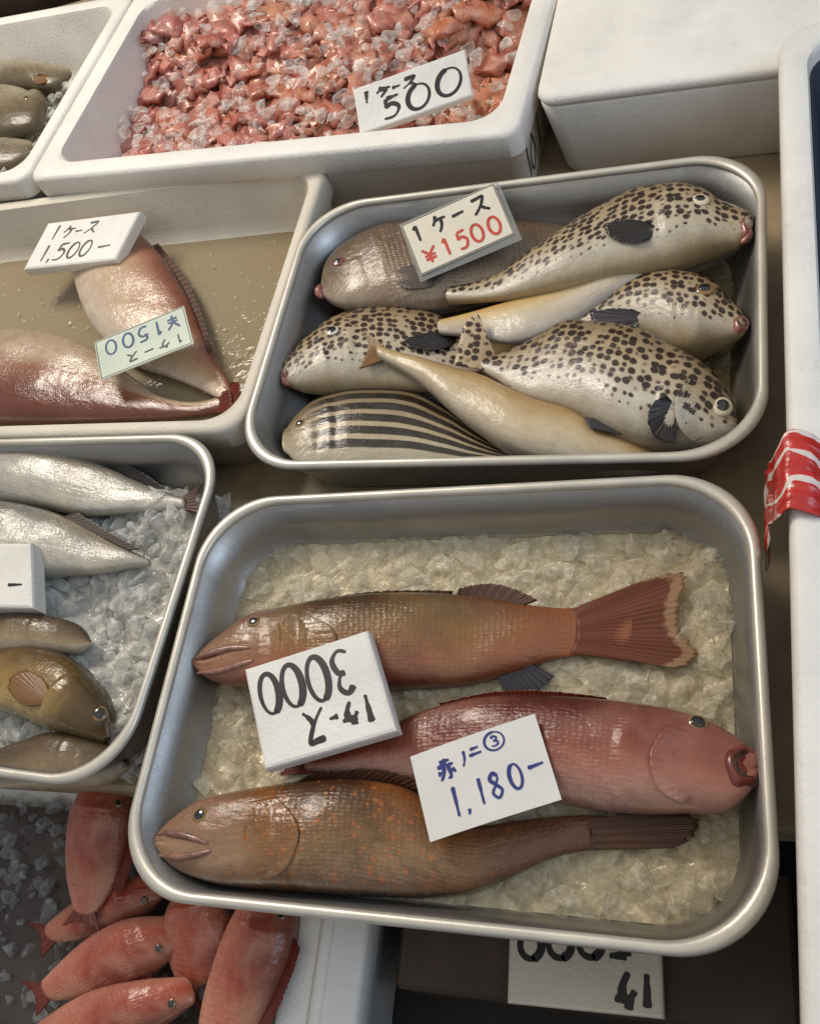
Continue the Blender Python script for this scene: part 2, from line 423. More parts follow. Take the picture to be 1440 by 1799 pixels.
# closed box with a lid
t = thing('lidded_foam_box', (0, 0, 0), 'closed white foam box with lid beside the pink seafood box', 'foam box')
V, f = vessel(.52, .36, [(.012, 0, .02), (.010, .004, .02), (.0, .086, .02), (.001, .0885, .02)]); mk('body', V, f, M['foam'], t)
V, f = vessel(.52, .36, [(.0025, .0888, .02), (.0, .0905, .02), (-.001, .0935, .02), (0, .097, .02), (.003, .0995, .018), (.010, .1005, .016)]); 
l_ = mk('lid', V, f, M['foam'], t)
cK = from_corner((.2485, .7065), -5.0, .52, .36, sx=1); setrot(t, cK, -5.0)

# lower box at bottom left and board under the front tray
cF = from_corner((.142, .165), 0.5, .62, .40, sx=-1, sy=-1)
o = foam_box('foam_box', 'low foam box of red fish under the trays at bottom left', cF, .5, .62, .40, .116, .062, ro=.02, ri=.02, z=-.152, floor_z=.045)
V, f = vessel(.62 - .052, .40 - .052, [(0, -.004, .02), (0, .0012, .02), (.003, .0028, .02), (.007, .0028, .02), (.010, .0012, .02), (.010, -.004, .02)], closed=True)
ln = mk('rim_ridge', V + np.array([0, 0, .116]), f, M['foam'], None); ln.parent = o
V, f = box_mesh(-.135, .135, -.05, .05, 0, .092)
o = mk('wooden_crate', V, f, M['brown'], None, smooth=False, loc=(0, 0, 0)); o.location = (.295, .022, -.152)
b = o.modifiers.new('b', 'BEVEL'); b.width = .003
tag(o, 'dark brown wooden crate under the front tray', 'crate')

# ================================================================== FISH
class Fish:
    def __init__(s, name, label, U, L, z, T, mat, group=None, cat='fish', gill=.25, gill_amp=.0016, mouth=None, n=96, m=44,
                 head_taper=.30, tail_taper=.22, flat=.66, lump=.0011, cap=.45, sag=None, cheek=.5, shrink=.97):
        """U, L: back and belly outline of the flank in photo points, snout first; z: level(s) of the mid plane; T: half thickness"""
        U = np.asarray(U, float); L = np.asarray(L, float)
        zs = np.full(len(U), z) if np.isscalar(z) else np.interp(np.linspace(0, 1, len(U)), np.linspace(0, 1, len(z)), z)
        zL = np.interp(np.linspace(0, 1, len(L)), np.linspace(0, 1, len(zs)), zs)
        Uw = spl([P(a, b, c) for (a, b), c in zip(U, zs)], n); Lw = spl([P(a, b, c) for (a, b), c in zip(L, zL)], n)
        mid = (Uw + Lw) / 2; half = (Uw - Lw) / 2 * shrink
        hh = np.linalg.norm(half, axis=1)
        # rounded snout and tail caps
        def capr(i, j, hh_i):
            dirv = mid[i] - mid[j]; dirv /= np.linalg.norm(dirv) + 1e-9; e = hh_i * cap
            k = np.array([.35, .68, .88, .985]); return [(mid[i] + dirv * e * math.sin(math.acos(x)) , half[i] * x) for x in k]
        a = capr(0, 2, hh[0]); b = capr(-1, -3, hh[-1])[::-1]
        mid = np.vstack([[x[0] for x in a], mid, [x[0] for x in b]]); half = np.vstack([[x[1] for x in a], half, [x[1] for x in b]])
        hh = np.maximum(np.linalg.norm(half, axis=1), 1e-5); N = len(mid)
        arc = np.r_[0, np.cumsum(np.linalg.norm(np.diff(mid, axis=0), axis=1))]; ss = arc / arc[-1]
        th = T * np.minimum(1, (np.maximum(ss, 1e-4) / head_taper)) ** .55 * (1 - (1 - tail_taper) * sm(.35, 1.0, ss))
        th = np.minimum(th, hh * .98)
        up = np.array([0, 0, 1.])
        ang = np.linspace(0, 2 * np.pi, m, endpoint=False)
        V = np.zeros((N, m, 3)); nu = np.zeros((N, m, 2)); mu = np.zeros((N, m, 2))
        c = np.cos(ang); si = np.sin(ang)
        cc = np.sign(c) * np.abs(c) ** .92; sc = np.sign(si) * np.abs(si) ** flat
        v = (1 - cc) / 2
        q = np.random.default_rng(abs(hash(label)) % 1000 if False else len(label) * 7 + len(U))
        ph = q.uniform(0, 6.28, 8); fr = q.uniform(25, 90, (8, 2))
        for i in range(N):
            s_ = ss[i]; bump = np.zeros(m)
            # gill cover: raised plate that ends in a curved step
            ge = gill + .045 * (1 - (2 * v - 1) ** 2)
            d = ge - s_
            bump += gill_amp * (sm(-.006, .006, d) * np.exp(-np.maximum(d, 0) / .12)) * sm(.0, .2, v) * sm(1.02, .8, v)
            ge2 = gill * .68 + .03 * (1 - (2 * v - 1) ** 2)
            d2 = ge2 - s_
            bump += gill_amp * .6 * (sm(-.004, .005, d2) * np.exp(-np.maximum(d2, 0) / .06)) * sm(.3, .5, v) * sm(1.0, .85, v)
            if mouth:
                v0, sl, sm_, dep = mouth
                if s_ < sm_:
                    bump -= dep * np.exp(-((v - (v0 + sl * s_)) / .035) ** 2) * (1 - (s_ / sm_) ** 3)
                    bump += dep * .55 * np.exp(-((v - (v0 + sl * s_) - .09) / .05) ** 2) * (1 - (s_ / sm_) ** 3)
                    bump += dep * .55 * np.exp(-((v - (v0 + sl * s_) + .09) / .05) ** 2) * (1 - (s_ / sm_) ** 3)
            # lateral line
            bump -= .00035 * np.exp(-((v - .36 - .10 * s_) / .018) ** 2) * sm(gill, gill + .1, s_)
            mx = arc[i]; my = (v - .5) * 2 * hh[i]
            for k in range(8): bump += lump * np.sin(fr[k, 0] * mx + fr[k, 1] * my + ph[k]) * .4
            bump *= np.abs(si) * min(1, hh[i] / .01)
            V[i] = mid[i] + np.outer(cc, half[i]) + np.outer(sc * th[i] + np.sign(si) * bump, up)
            nu[i, :, 0] = s_; nu[i, :, 1] = v
            mu[i, :, 0] = mx + (si < 0) * .5; mu[i, :, 1] = -cc * hh[i] * (1 + .25 * np.abs(si) * th[i] / hh[i])
        if sag is not None: V[:, :, 2] = np.maximum(V[:, :, 2], sag)
        s.V = V; s.ss = ss; s.mid = mid; s.half = half; s.hh = hh; s.th = th; s.N = N; s.m = m; s.zs = zs
        base = V.reshape(-1, 3).mean(0); base[2] = V[:, :, 2].min()
        s.root = thing(name, base, label, cat, group)
        Fc = []
        for i in range(N - 1):
            for j in range(m):
                j2 = (j + 1) % m; Fc.append((i * m + j, (i + 1) * m + j, (i + 1) * m + j2, i * m + j2))
        Fc.append(tuple(range(m))); Fc.append(tuple((N - 1) * m + j for j in range(m - 1, -1, -1)))
        # orientation check
        o = mk('body', V.reshape(-1, 3), Fc, mat, s.root, uvs={'norm': nu.reshape(-1, 2), 'metric': mu.reshape(-1, 2)})
        bm = bmesh.new(); bm.from_mesh(o.data); bmesh.ops.recalc_face_normals(bm, faces=bm.faces); bm.to_mesh(o.data); bm.free()
        s.body = o
        s.tn = nu[:, 1:m // 2].reshape(-1, 2); s.tm = mu[:, 1:m // 2].reshape(-1, 2); half_up = V[:, 1:m // 2, :].reshape(-1, 3); s.top = half_up; s.tp = proj(half_up)
    def on(s, px, lift=0.):
        """point of the upper flank that projects at px"""
        d = np.linalg.norm(s.tp - np.array(px), axis=1); k = np.argsort(d)[:4]; wgt = 1 / (d[k] + .5)
        z = (s.top[k, 2] * wgt).sum() / wgt.sum()
        return P(px[0], px[1], z + lift)
    def normal(s, px):
        a = s.on(px); b = s.on((px[0] + 14, px[1])); c = s.on((px[0], px[1] - 14))
        n = np.cross(b - a, c - a); n /= np.linalg.norm(n); 
        n = n * .6 + np.array([0, 0, 1.]); return n / np.linalg.norm(n)
    def eye(s, px, r, ring='eye_white', pr=.6, bulge=.34):
        c = s.on(px); nrm = s.normal(px)
        R = Vector(nrm).to_track_quat('Z', 'Y').to_matrix(); R = np.array(R)
        def dome(rad, hgt, off, nm, mat, par, sx=1.):
            V = []; Fc = []; K = 28; J = 7
            for j in range(J):
                a = math.pi / 2 * j / (J - 1) * 1.0
                for k in range(K):
                    b = 2 * math.pi * k / K; V.append((rad * math.cos(a) * math.cos(b) * sx + 0, rad * math.cos(a) * math.sin(b), hgt * math.sin(a) + off))
            for j in range(J - 1):
                for k in range(K): Fc.append((j * K + k, j * K + (k + 1) % K, (j + 1) * K + (k + 1) % K, (j + 1) * K + k))
            V = [(x, y, z) for x, y, z in V]
            V += [(rad * math.cos(2 * math.pi * k / K) * sx, rad * math.sin(2 * math.pi * k / K), off - .003) for k in range(K)]
            b0 = J * K
            for k in range(K): Fc.append((b0 + k, b0 + (k + 1) % K, (k + 1) % K, k))
            return mk(nm, np.array(V) @ R.T + c, Fc, M[mat], par)
        e = dome(r, r * bulge, -.0002, 'eye', ring, s.root, 1.1)
        dome(r * pr, r * bulge * .42, r * bulge * .78, 'pupil', 'pupil', e, 1.1)
    def fin(s, name, base, tip, mat, z=None, lift=.002, tiplift=None, ray=.0005, nu=48, nv=14, th=.0006, rag=.04, curl=0., fold=0., seed=1, skin=False, baseon=False):
        """thin ribbed fan between a base line and a tip line in photo points; z None: lies on the flank"""
        def to3(pts, ti):
            if z is None: return np.array([s.on(p, lift if ti == 0 or tiplift is None else tiplift) for p in pts])
            zz = z if np.isscalar(z) else z[ti]
            zz = np.full(len(pts), zz) if np.isscalar(zz) else zz
            return np.array([P(a, b, c) for (a, b), c in zip(pts, zz)])
        B = spl(np.array([s.on(p, .0001) for p in base]) if baseon else to3(base, 0), nu); Tt = spl(to3(tip, 1), nu)
        q = np.random.default_rng(seed); nr = q.uniform(-1, 1, nu // 2 + 1); rg = np.interp(np.arange(nu), np.arange(0, nu + 1, 2)[:len(nr)], nr)
        V = []; nuv = []; muv = []
        for sgn in (1, -1):
            for j in range(nv):
                t = j / (nv - 1)
                row = B + (Tt - B) * (t * (1 + rag * rg * (t ** 3)))[:, None] if True else None
                zoff = ray * np.sin(np.arange(nu) * 2.1) * (.3 + t) + curl * t * t + fold * np.sin(np.linspace(0, 1, nu) * 6 + seed) * t
                row = row + np.c_[np.zeros(nu), np.zeros(nu), zoff + sgn * th * (1.25 - t) * (min(1., .06 + t * 5) if baseon else 1.)]
                V.append(row); uu = np.linspace(0, 1, nu)
                nuv.append(np.c_[uu, np.full(nu, t)])
                muv.append(row[:, :2])
        V = np.vstack(V); A = nu * nv; Fc = []
        for j in range(nv - 1):
            for i in range(nu - 1):
                a = j * nu + i; Fc.append((a, a + 1, a + nu + 1, a + nu)); Fc.append((A + a, A + a + nu, A + a + nu + 1, A + a + 1))
        edge = list(range(nu)) + [j * nu + nu - 1 for j in range(1, nv)] + [(nv - 1) * nu + i for i in range(nu - 2, -1, -1)] + [j * nu for j in range(nv - 2, 0, -1)]
        for a, b in zip(edge, edge[1:] + edge[:1]): Fc.append((a, A + a, A + b, b))
        U1, U2 = np.vstack(nuv), np.vstack(muv)
        if skin:
            pp = proj(V); k = np.array([np.argmin(((s.tp - q_) ** 2).sum(1)) for q_ in pp]); U1, U2 = s.tn[k], s.tm[k] + (pp - s.tp[k]) * np.array([1, 1]) * .0003
        o = mk(name, V, Fc, s.body.data.materials[0] if skin else M[mat], s.root, uvs={'norm': U1, 'metric': U2})
        bm = bmesh.new(); bm.from_mesh(o.data); bmesh.ops.recalc_face_normals(bm, faces=bm.faces); bm.to_mesh(o.data); bm.free()
        return o
    def gillplate(s, front, edge, lift=.0028):
        return s.fin('gill_cover', front, edge, None, lift=-.0006, tiplift=lift, ray=.00015, nu=34, nv=16, th=.0005, rag=.0, seed=3, skin=True)
    def lips(s, pts, r, mat, name='lips', lift=0., z=None):
        """a fleshy tapering roll along photo points on the snout"""
        C = spl(np.array([s.on(p, lift) if z is None else P(p[0], p[1], z) for p in pts]), 26)
        V = []; Fc = []; K = 12
        for i in range(26):
            t = C[min(i + 1, 25)] - C[max(i - 1, 0)]; t /= np.linalg.norm(t) + 1e-9
            a = np.cross(t, [0, 0, 1.]); a /= np.linalg.norm(a) + 1e-9; b = np.cross(a, t)
            rr_ = r * (math.sin(math.pi * (i + .6) / 26.2) ** .5)
            for k in range(K):
                x = 2 * math.pi * k / K; V.append(C[i] + rr_ * (math.cos(x) * a + math.sin(x) * b))
        for i in range(25):
            for k in range(K): Fc.append((i * K + k, (i + 1) * K + k, (i + 1) * K + (k + 1) % K, i * K + (k + 1) % K))
        Fc.append(tuple(range(K))); Fc.append(tuple(25 * K + k for k in range(K - 1, -1, -1)))
        return mk(name, V, Fc, M[mat], s.root)
    def hole(s, px, rx, ry, rot, mat='mouth_pink', z=None, tilt=0.):
        """an open mouth: a low fleshy ring with a dark cavity inside"""
        c = s.on(px, .0002) if z is None else P(px[0], px[1], z); a = math.radians(rot); K = 28
        n = (s.normal(px) if z is None else np.array([0, 0, 1.])) + RC[0] * tilt; n /= np.linalg.norm(n)
        R = np.array(Vector(n).to_track_quat('Z', 'Y').to_matrix())
        ex = RC[0] - n * (RC[0] @ n); ex /= np.linalg.norm(ex); ey = np.cross(n, ex)
        def rings(prof, nm, m_, par):
            V = []; Fc = []
            for f_, h in prof:
                for k in range(K):
                    b = 2 * math.pi * k / K; wv = 1 + .10 * math.sin(2 * b + 1) + .05 * math.sin(5 * b)
                    x, y = rx * f_ * math.cos(b) * wv, ry * f_ * math.sin(b) * wv
                    x, y = x * math.cos(a) - y * math.sin(a), x * math.sin(a) + y * math.cos(a)
                    V.append(c + ex * x + ey * y + n * h)
            for i in range(len(prof) - 1):
                for k in range(K): Fc.append((i * K + k, i * K + (k + 1) % K, (i + 1) * K + (k + 1) % K, (i + 1) * K + k))
            Fc.append(tuple((len(prof) - 1) * K + k for k in range(K)))
            return mk(nm, V, Fc, M[m_], par)
        o = rings([(1.4, -.004), (1.22, -.0010), (1.08, .0001), (.95, .0005), (.86, .0002), (.80, -.0006)], 'mouth', mat, s.root)
        rings([(.88, -.0001), (.8, -.0002), (.4, -.0009), (.08, -.0012)], 'mouth_cavity', 'mouth_dark', o)
        return o

M['lip_brown'] = simple('brown_lip', (164, 116, 98), .28, .35, 160, .3, 300, Coat_Weight=.5)
M['spotted'] = fish_mat('spotted_skin', [(0, (106, 86, 60)), (.3, (164, 144, 112)), (.6, (188, 176, 152)), (.82, (186, 178, 162)), (1, (174, 154, 118))],
                        spots=(134, .47, .64, .96, (24, 14, 11)), mottle=.25, mot_col=(120, 92, 62), rough=.3, coat=.35)
M['spotted_full'] = fish_mat('spotted_skin_all_over', [(0, (108, 88, 62)), (.4, (174, 156, 124)), (.75, (198, 190, 174)), (1, (180, 168, 148))],
                        spots=(128, .47, .66, .99, (24, 14, 11)), mottle=.25, mot_col=(120, 92, 62), rough=.3, coat=.35)
M['tan'] = fish_mat('tan_belly_skin', [(0, (146, 112, 72)), (.25, (176, 148, 102)), (.6, (196, 178, 144)), (1, (188, 178, 160))], mottle=.35, mot_col=(150, 112, 66), mscale=34, rough=.32)
M['tan_pale'] = fish_mat('pale_belly_skin', [(0, (190, 150, 84)), (.25, (202, 174, 118)), (.55, (196, 184, 160)), (1, (166, 160, 152))], mottle=.3, mot_col=(160, 126, 76), mscale=34, rough=.32)
M['scaly'] = fish_mat('grey_scaled_skin', [(0, (78, 68, 52)), (.4, (116, 100, 78)), (.75, (150, 130, 108)), (1, (160, 142, 122))], scales=1.3, sscale=250, mottle=.3, flush=((120, 84, 66), .4))
M['striped'] = fish_mat('striped_skin', [(0, (96, 78, 52)), (.5, (178, 160, 128)), (.8, (190, 176, 150)), (1, (190, 178, 158))], stripes=(7.0, (26, 20, 15), .78, .86), mottle=.15, scales=.25, sscale=420)
M['redbrown'] = fish_mat('reddish_brown_skin', [(0, (44, 29, 15)), (.2, (80, 54, 27)), (.42, (128, 94, 52)), (.62, (142, 96, 58)), (.82, (150, 92, 66)), (1, (104, 54, 42))], mottle=.6, mscale=30, mot_col=(70, 42, 26), flush=((150, 120, 74), .35), scales=.5, sscale=310, head=((150, 106, 82), .55), tail=((142, 82, 46), .9))
M['red'] = fish_mat('red_skin', [(0, (58, 24, 16)), (.25, (98, 42, 28)), (.5, (128, 60, 42)), (.68, (164, 106, 88)), (1, (190, 154, 138))], mottle=.6, mscale=28, mot_col=(92, 36, 28), flush=((176, 120, 100), .35), scales=.5, sscale=300, head=((170, 112, 96), .45))
M['brown'+'_fish'] = fish_mat('brown_mottled_skin', [(0, (58, 36, 20)), (.25, (92, 62, 36)), (.5, (126, 92, 54)), (.75, (144, 114, 80)), (1, (134, 106, 88))], mottle=.75, mot_col=(62, 38, 24), mscale=34, speck=(150, (176, 100, 44), .6), flush=((150, 92, 40), .6), scales=.55, sscale=300, head=((162, 128, 104), .55), tail=((100, 64, 44), 1.))
M['silver'] = fish_mat('silver_skin', [(0, (80, 78, 74)), (.2, (128, 124, 116)), (.5, (180, 174, 162)), (1, (192, 186, 172))], mottle=.5, mscale=36, flush=((172, 150, 112), .4), mot_col=(120, 116, 108), scales=.3, sscale=360, rough=.2, coat=.7)  # flush paints a golden sheen into the skin colour
M['gold'] = fish_mat('golden_skin', [(0, (60, 46, 26)), (.3, (124, 94, 46)), (.7, (166, 136, 78)), (1, (184, 164, 118))], head=((74, 56, 30), .8), mottle=.45, mot_col=(70, 54, 30), scales=.3, sscale=320, rough=.2, coat=.7)
M['olive'] = fish_mat('olive_skin', [(0, (70, 56, 42)), (.4, (104, 86, 62)), (.7, (150, 130, 100)), (1, (190, 176, 150))], mottle=.35, scales=.3, sscale=320)
M['pinkfish'] = fish_mat('pink_gold_skin', [(0, (96, 54, 42)), (.10, (128, 80, 60)), (.26, (168, 130, 102)), (.6, (190, 166, 136)), (1, (194, 182, 166))], mottle=.3, mot_col=(150, 84, 62), rough=.18, coat=.8, scales=.2, sscale=420)
M['pinkfish_dark'] = fish_mat('pink_brown_skin', [(0, (162, 142, 114)), (.35, (184, 162, 136)), (.52, (138, 92, 66)), (.75, (104, 58, 40)), (1, (104, 58, 46))], mottle=.3, mot_col=(120, 60, 40), rough=.16, coat=.9, scales=.25, sscale=420)
M['redgurnard'] = fish_mat('bright_red_skin', [(0, (78, 26, 20)), (.28, (140, 52, 36)), (.6, (172, 84, 62)), (1, (190, 130, 112))], mottle=.6, mscale=26, mot_col=(120, 44, 34), flush=((206, 150, 120), .5), rough=.22, coat=.7, scales=.6, sscale=300)
M['greyfish'] = fish_mat('dull_grey_skin', [(0, (84, 74, 56)), (.4, (120, 108, 86)), (.75, (156, 146, 124)), (1, (170, 160, 140))], mottle=.5, mot_col=(74, 62, 44), mscale=40)
M['fin_dark'] = fin_mat('dark_fin', (52, 44, 40), (26, 22, 22), 26, .15)
M['fin_grey'] = fin_mat('grey_fin', (130, 118, 104), (84, 76, 70), 30, .25)
M['fin_spot'] = fin_mat('spotted_fin', (196, 178, 146), (170, 150, 120), 30, .2, spots=(125, .46, (50, 33, 27)))
M['fin_orange'] = fin_mat('orange_fin', (168, 122, 70), (146, 96, 50), 30, .3)
M['fin_red'] = fin_mat('red_brown_fin', (146, 80, 50), (124, 58, 36), 26, .35, edge=(196, 160, 120))
M['fin_redder'] = fin_mat('red_fin', (150, 64, 46), (116, 38, 28), 36, .35)
M['fin_brown'] = fin_mat('brown_fin', (106, 68, 46), (84, 52, 35), 24, .25)
M['fin_slate'] = fin_mat('slate_fin', (86, 80, 86), (60, 56, 62), 24, .25)

M['spot_tail'] = fish_mat('spotted_tail_skin', [(0, (150, 122, 88)), (1, (200, 182, 150))], spots=(136, .46, .985, 1., (28, 17, 14)), mottle=.2, mot_col=(120, 92, 62))
SG = 'spotted fish piled in one tray'
# ---- tray of spotted fish
a = Fish('fish', 'grey scaled fish behind the printed price card', [(566, 506), (577, 462), (605, 434), (655, 410), (720, 396), (800, 384), (900, 386), (980, 396), (1050, 410)],
         [(566, 520), (588, 536), (625, 545), (660, 547), (720, 548), (790, 541), (880, 520), (960, 480), (1050, 436)], [.058, .044, .038, .036, .034], .026, M['scaly'], gill=.24, mouth=(.62, -.5, .06, .0012))
a.eye((594, 460), .0062, 'eye_red', .5)
a.lips([(566, 500), (560, 512), (566, 524)], .0042, 'mouth_pink')
a.fin('pectoral_fin', [(694, 480), (694, 496)], [(710, 468), (752, 468), (776, 486), (752, 504), (710, 506)], 'fin_grey', lift=-.0006, tiplift=.002, seed=2)
a.fin('dorsal_fin', [(655, 412), (740, 394), (820, 384), (900, 387)], [(662, 398), (745, 378), (830, 370), (915, 380)], 'fin_grey', z=(.036, .04), seed=3)

h = Fish('fish', 'pale yellow belly-up fish tapering to a blunt tail at tray centre', [(1290, 420), (1210, 446), (1090, 470), (1000, 500), (900, 530), (840, 546), (776, 562)],
         [(1290, 446), (1210, 478), (1110, 520), (1040, 556), (960, 594), (890, 604), (840, 594), (776, 588)], [.040, .043, .043, .044, .046], .016, M['tan_pale'], gill=.1, gill_amp=.0003)

b = Fish('fish', 'spotted fish along the back right, topmost in the pile', [(1311, 374), (1290, 366), (1262, 359), (1238, 343), (1206, 336), (1170, 336), (1118, 345), (1069, 367), (1021, 390), (973, 420), (932, 449), (890, 478), (840, 496), (790, 506)],
         [(1311, 414), (1300, 431), (1278, 438), (1250, 446), (1222, 457), (1182, 470), (1102, 488), (1050, 498), (997, 508), (950, 516), (900, 524), (860, 528), (820, 531), (790, 532)],
         [.066, .060, .056, .056, .052, .048], .024, M['spotted'], group=SG, gill_amp=.0030, gill=.235, mouth=(.80, -.6, .09, .0012), head_taper=.22)
b.eye((1229, 351), .0072, 'eye_white', .52)
b.fin('pectoral_fin', [(1150, 398), (1146, 414)], [(1138, 390), (1090, 386), (1062, 396), (1072, 414), (1110, 426), (1138, 422)], 'fin_dark', lift=-.0006, tiplift=.003, seed=4)
b.hole((1310, 394), .0026, .0086, 0, 'mouth_pink', tilt=.5)
b.lips([(1300, 428), (1311, 420), (1316, 402)], .0034, 'mouth_pink')

c = Fish('fish', 'spotted fish with pink open mouth at the right wall, mostly buried', [(1300, 548), (1283, 534), (1257, 508), (1222, 494), (1174, 488), (1118, 499), (1069, 526), (1029, 550), (985, 566), (940, 580)],
         [(1300, 592), (1280, 602), (1247, 613), (1214, 625), (1182, 622), (1142, 604), (1110, 592), (1061, 590), (1000, 600), (940, 612)], [.056, .044, .036, .036, .034], .026, M['spotted'], group=SG, gill_amp=.0030, gill=.29, mouth=(.7, -.2, .08, .0016), head_taper=.25)
c.eye((1237, 508), .0072, 'eye_gold', .6)
c.hole((1304, 566), .0046, .0070, -8, 'mouth_pink', tilt=.4)
c.fin('pectoral_fin', [(1128, 552), (1124, 568)], [(1112, 544), (1066, 542), (1034, 550), (1052, 568), (1090, 580), (1114, 578)], 'fin_slate', lift=-.0006, tiplift=.0028, seed=5)

e = Fish('fish', 'spotted fish with snout against the left tray wall', [(502, 640), (516, 622), (537, 606), (560, 590), (580, 574), (607, 560), (653, 547), (720, 545), (770, 555), (810, 578), (845, 604), (870, 625)],
         [(502, 676), (524, 684), (553, 688), (585, 690), (620, 690), (650, 690), (687, 690), (730, 690), (780, 684), (815, 668), (845, 656), (870, 648)], [.056, .040, .032, .030, .028], .024, M['spotted'], group=SG, gill_amp=.0030, gill=.33, mouth=(.74, -.3, .08, .0014), head_taper=.25)
e.eye((583, 581), .0060, 'eye_white', .66)
e.hole((500, 654), .0022, .0040, 10)
e.lips([(512, 676), (502, 672), (498, 660)], .0032, 'mouth_pink')
e.fin('pectoral_fin', [(802, 584), (802, 598)], [(780, 580), (736, 588), (706, 600), (730, 612), (770, 614), (790, 608)], 'fin_dark', lift=-.0006, tiplift=.0028, seed=6)

g = Fish('fish', 'black striped fish in the near left corner of its tray', [(506, 752), (520, 733), (553, 706), (603, 692), (670, 688), (737, 694), (785, 718), (837, 757), (880, 786), (915, 802)],
         [(506, 800), (530, 824), (575, 836), (640, 840), (710, 838), (770, 836), (820, 830), (860, 822), (890, 815), (915, 812)], [.050, .034, .024, .022, .022], .020, M['striped'], gill=.20, mouth=(.5, 0, .05, .001))
g.eye((527, 744), .0045, 'eye_gold', .6)
g.fin('dorsal_fin', [(603, 693), (670, 689), (737, 695), (790, 722)], [(640, 682), (700, 678), (762, 690), (812, 728)], 'fin_dark', z=(.024, .028), seed=7)

f_ = Fish('fish', 'smooth tan fish with orange tail lying over the striped fish', [(1150, 796), (1110, 775), (1061, 755), (1009, 727), (941, 708), (900, 690), (850, 664), (800, 650), (753, 636), (703, 622), (668, 610)],
          [(1150, 830), (1110, 834), (1050, 830), (990, 822), (940, 812), (893, 794), (837, 758), (787, 718), (748, 682), (715, 658), (668, 632)], [.040, .042, .046, .052, .056], .020, M['tan'], gill=.1, gill_amp=.0004, tail_taper=.35)
f_.fin('tail_fin', [(674, 608), (672, 634)], [(638, 578), (648, 606), (630, 648)], 'fin_orange', z=(.056, .058), seed=8)
f_.fin('dorsal_fin', [(886, 684), (936, 706)], [(892, 676), (944, 690)], 'fin_spot', z=(.052, .056), seed=9)

d = Fish('fish', 'spotted fish with its head down in the near right tray corner', [(1296, 742), (1292, 722), (1287, 708), (1263, 672), (1222, 638), (1178, 614), (1142, 592), (1094, 578), (1041, 570), (993, 568), (950, 590), (905, 612), (850, 632)],
         [(1294, 762), (1276, 777), (1250, 787), (1222, 790), (1180, 788), (1130, 784), (1069, 765), (1009, 731), (970, 716), (941, 708), (900, 690), (876, 672), (850, 656)],
         [.052, .050, .052, .052, .050], .026, M['spotted_full'], group=SG, gill=.23, gill_amp=.0024, mouth=(.8, -.6, .05, .001), head_taper=.2)
d.eye((1268, 714), .0076, 'eye_white', .6)
d.gillplate([(1236, 676), (1226, 726), (1240, 766)], [(1204, 660), (1186, 708), (1192, 750), (1216, 776)], .003)
d.fin('pectoral_fin', [(1180, 706), (1184, 732)], [(1172, 696), (1148, 706), (1138, 740), (1152, 768), (1178, 778), (1190, 748)], 'fin_dark', lift=-.0006, tiplift=.005, seed=10)
d.fin('pelvic_fin', [(1024, 733), (1036, 752)], [(1090, 742), (1122, 752), (1090, 764)], 'fin_slate', z=(.062, .058), seed=11)
d.fin('tail_fin', [(872, 630), (864, 652)], [(838, 546), (822, 560), (806, 600), (798, 640)], 'spot_tail', z=(.052, .062), seed=12, fold=.0012, rag=.02)

# ---- front tray
A = Fish('fish', 'reddish brown fish nearest the back of the front tray', [(340, 1158), (358, 1141), (392, 1116), (441, 1083), (501, 1070), (566, 1058), (652, 1047), (760, 1044), (850, 1050), (940, 1064), (1000, 1068), (1052, 1060), (1090, 1050)],
         [(342, 1172), (358, 1188), (386, 1201), (424, 1208), (480, 1214), (566, 1218), (640, 1216), (730, 1211), (820, 1205), (900, 1184), (970, 1160), (1030, 1152), (1090, 1150)],
         [.062, .054, .048, .046, .043, .041, .040], .024, M['redbrown'], gill=.25, gill_amp=.003, tail_taper=.10, mouth=(.52, -.4, .10, .0028), lump=.001)
A.fin('tail_fin', [(1000, 1072), (1012, 1108), (1000, 1148)], [(1120, 1024), (1202, 1014), (1192, 1060), (1188, 1104), (1222, 1144), (1206, 1166), (1140, 1166)], 'fin_red', z=(.0420, .041), nu=90, nv=26, seed=13, rag=.03, fold=.002, baseon=True)
A.fin('dorsal_fin', [(800, 1050), (860, 1054), (918, 1064)], [(806, 1034), (866, 1026), (944, 1054)], 'fin_brown', z=(.046, .050), seed=14)
A.fin('spiny_dorsal_fin', [(501, 1072), (640, 1050), (790, 1048)], [(520, 1062), (650, 1040), (796, 1038)], 'fin_brown', z=(.048, .051), seed=24)
A.fin('anal_fin', [(872, 1186), (935, 1168)], [(890, 1218), (938, 1216), (972, 1186)], 'fin_slate', z=(.042, .037), seed=15)
A.eye((446, 1092), .005, 'eye_gold', .62)
A.gillplate([(488, 1090), (492, 1140), (486, 1180)], [(540, 1080), (590, 1116), (572, 1170), (520, 1200)], .0018)
A.lips([(338, 1160), (362, 1150), (400, 1140), (440, 1138)], .0026, 'lip_brown', 'upper_lip')
A.lips([(346, 1182), (380, 1180), (420, 1168), (446, 1160)], .0026, 'lip_brown', 'lower_lip')

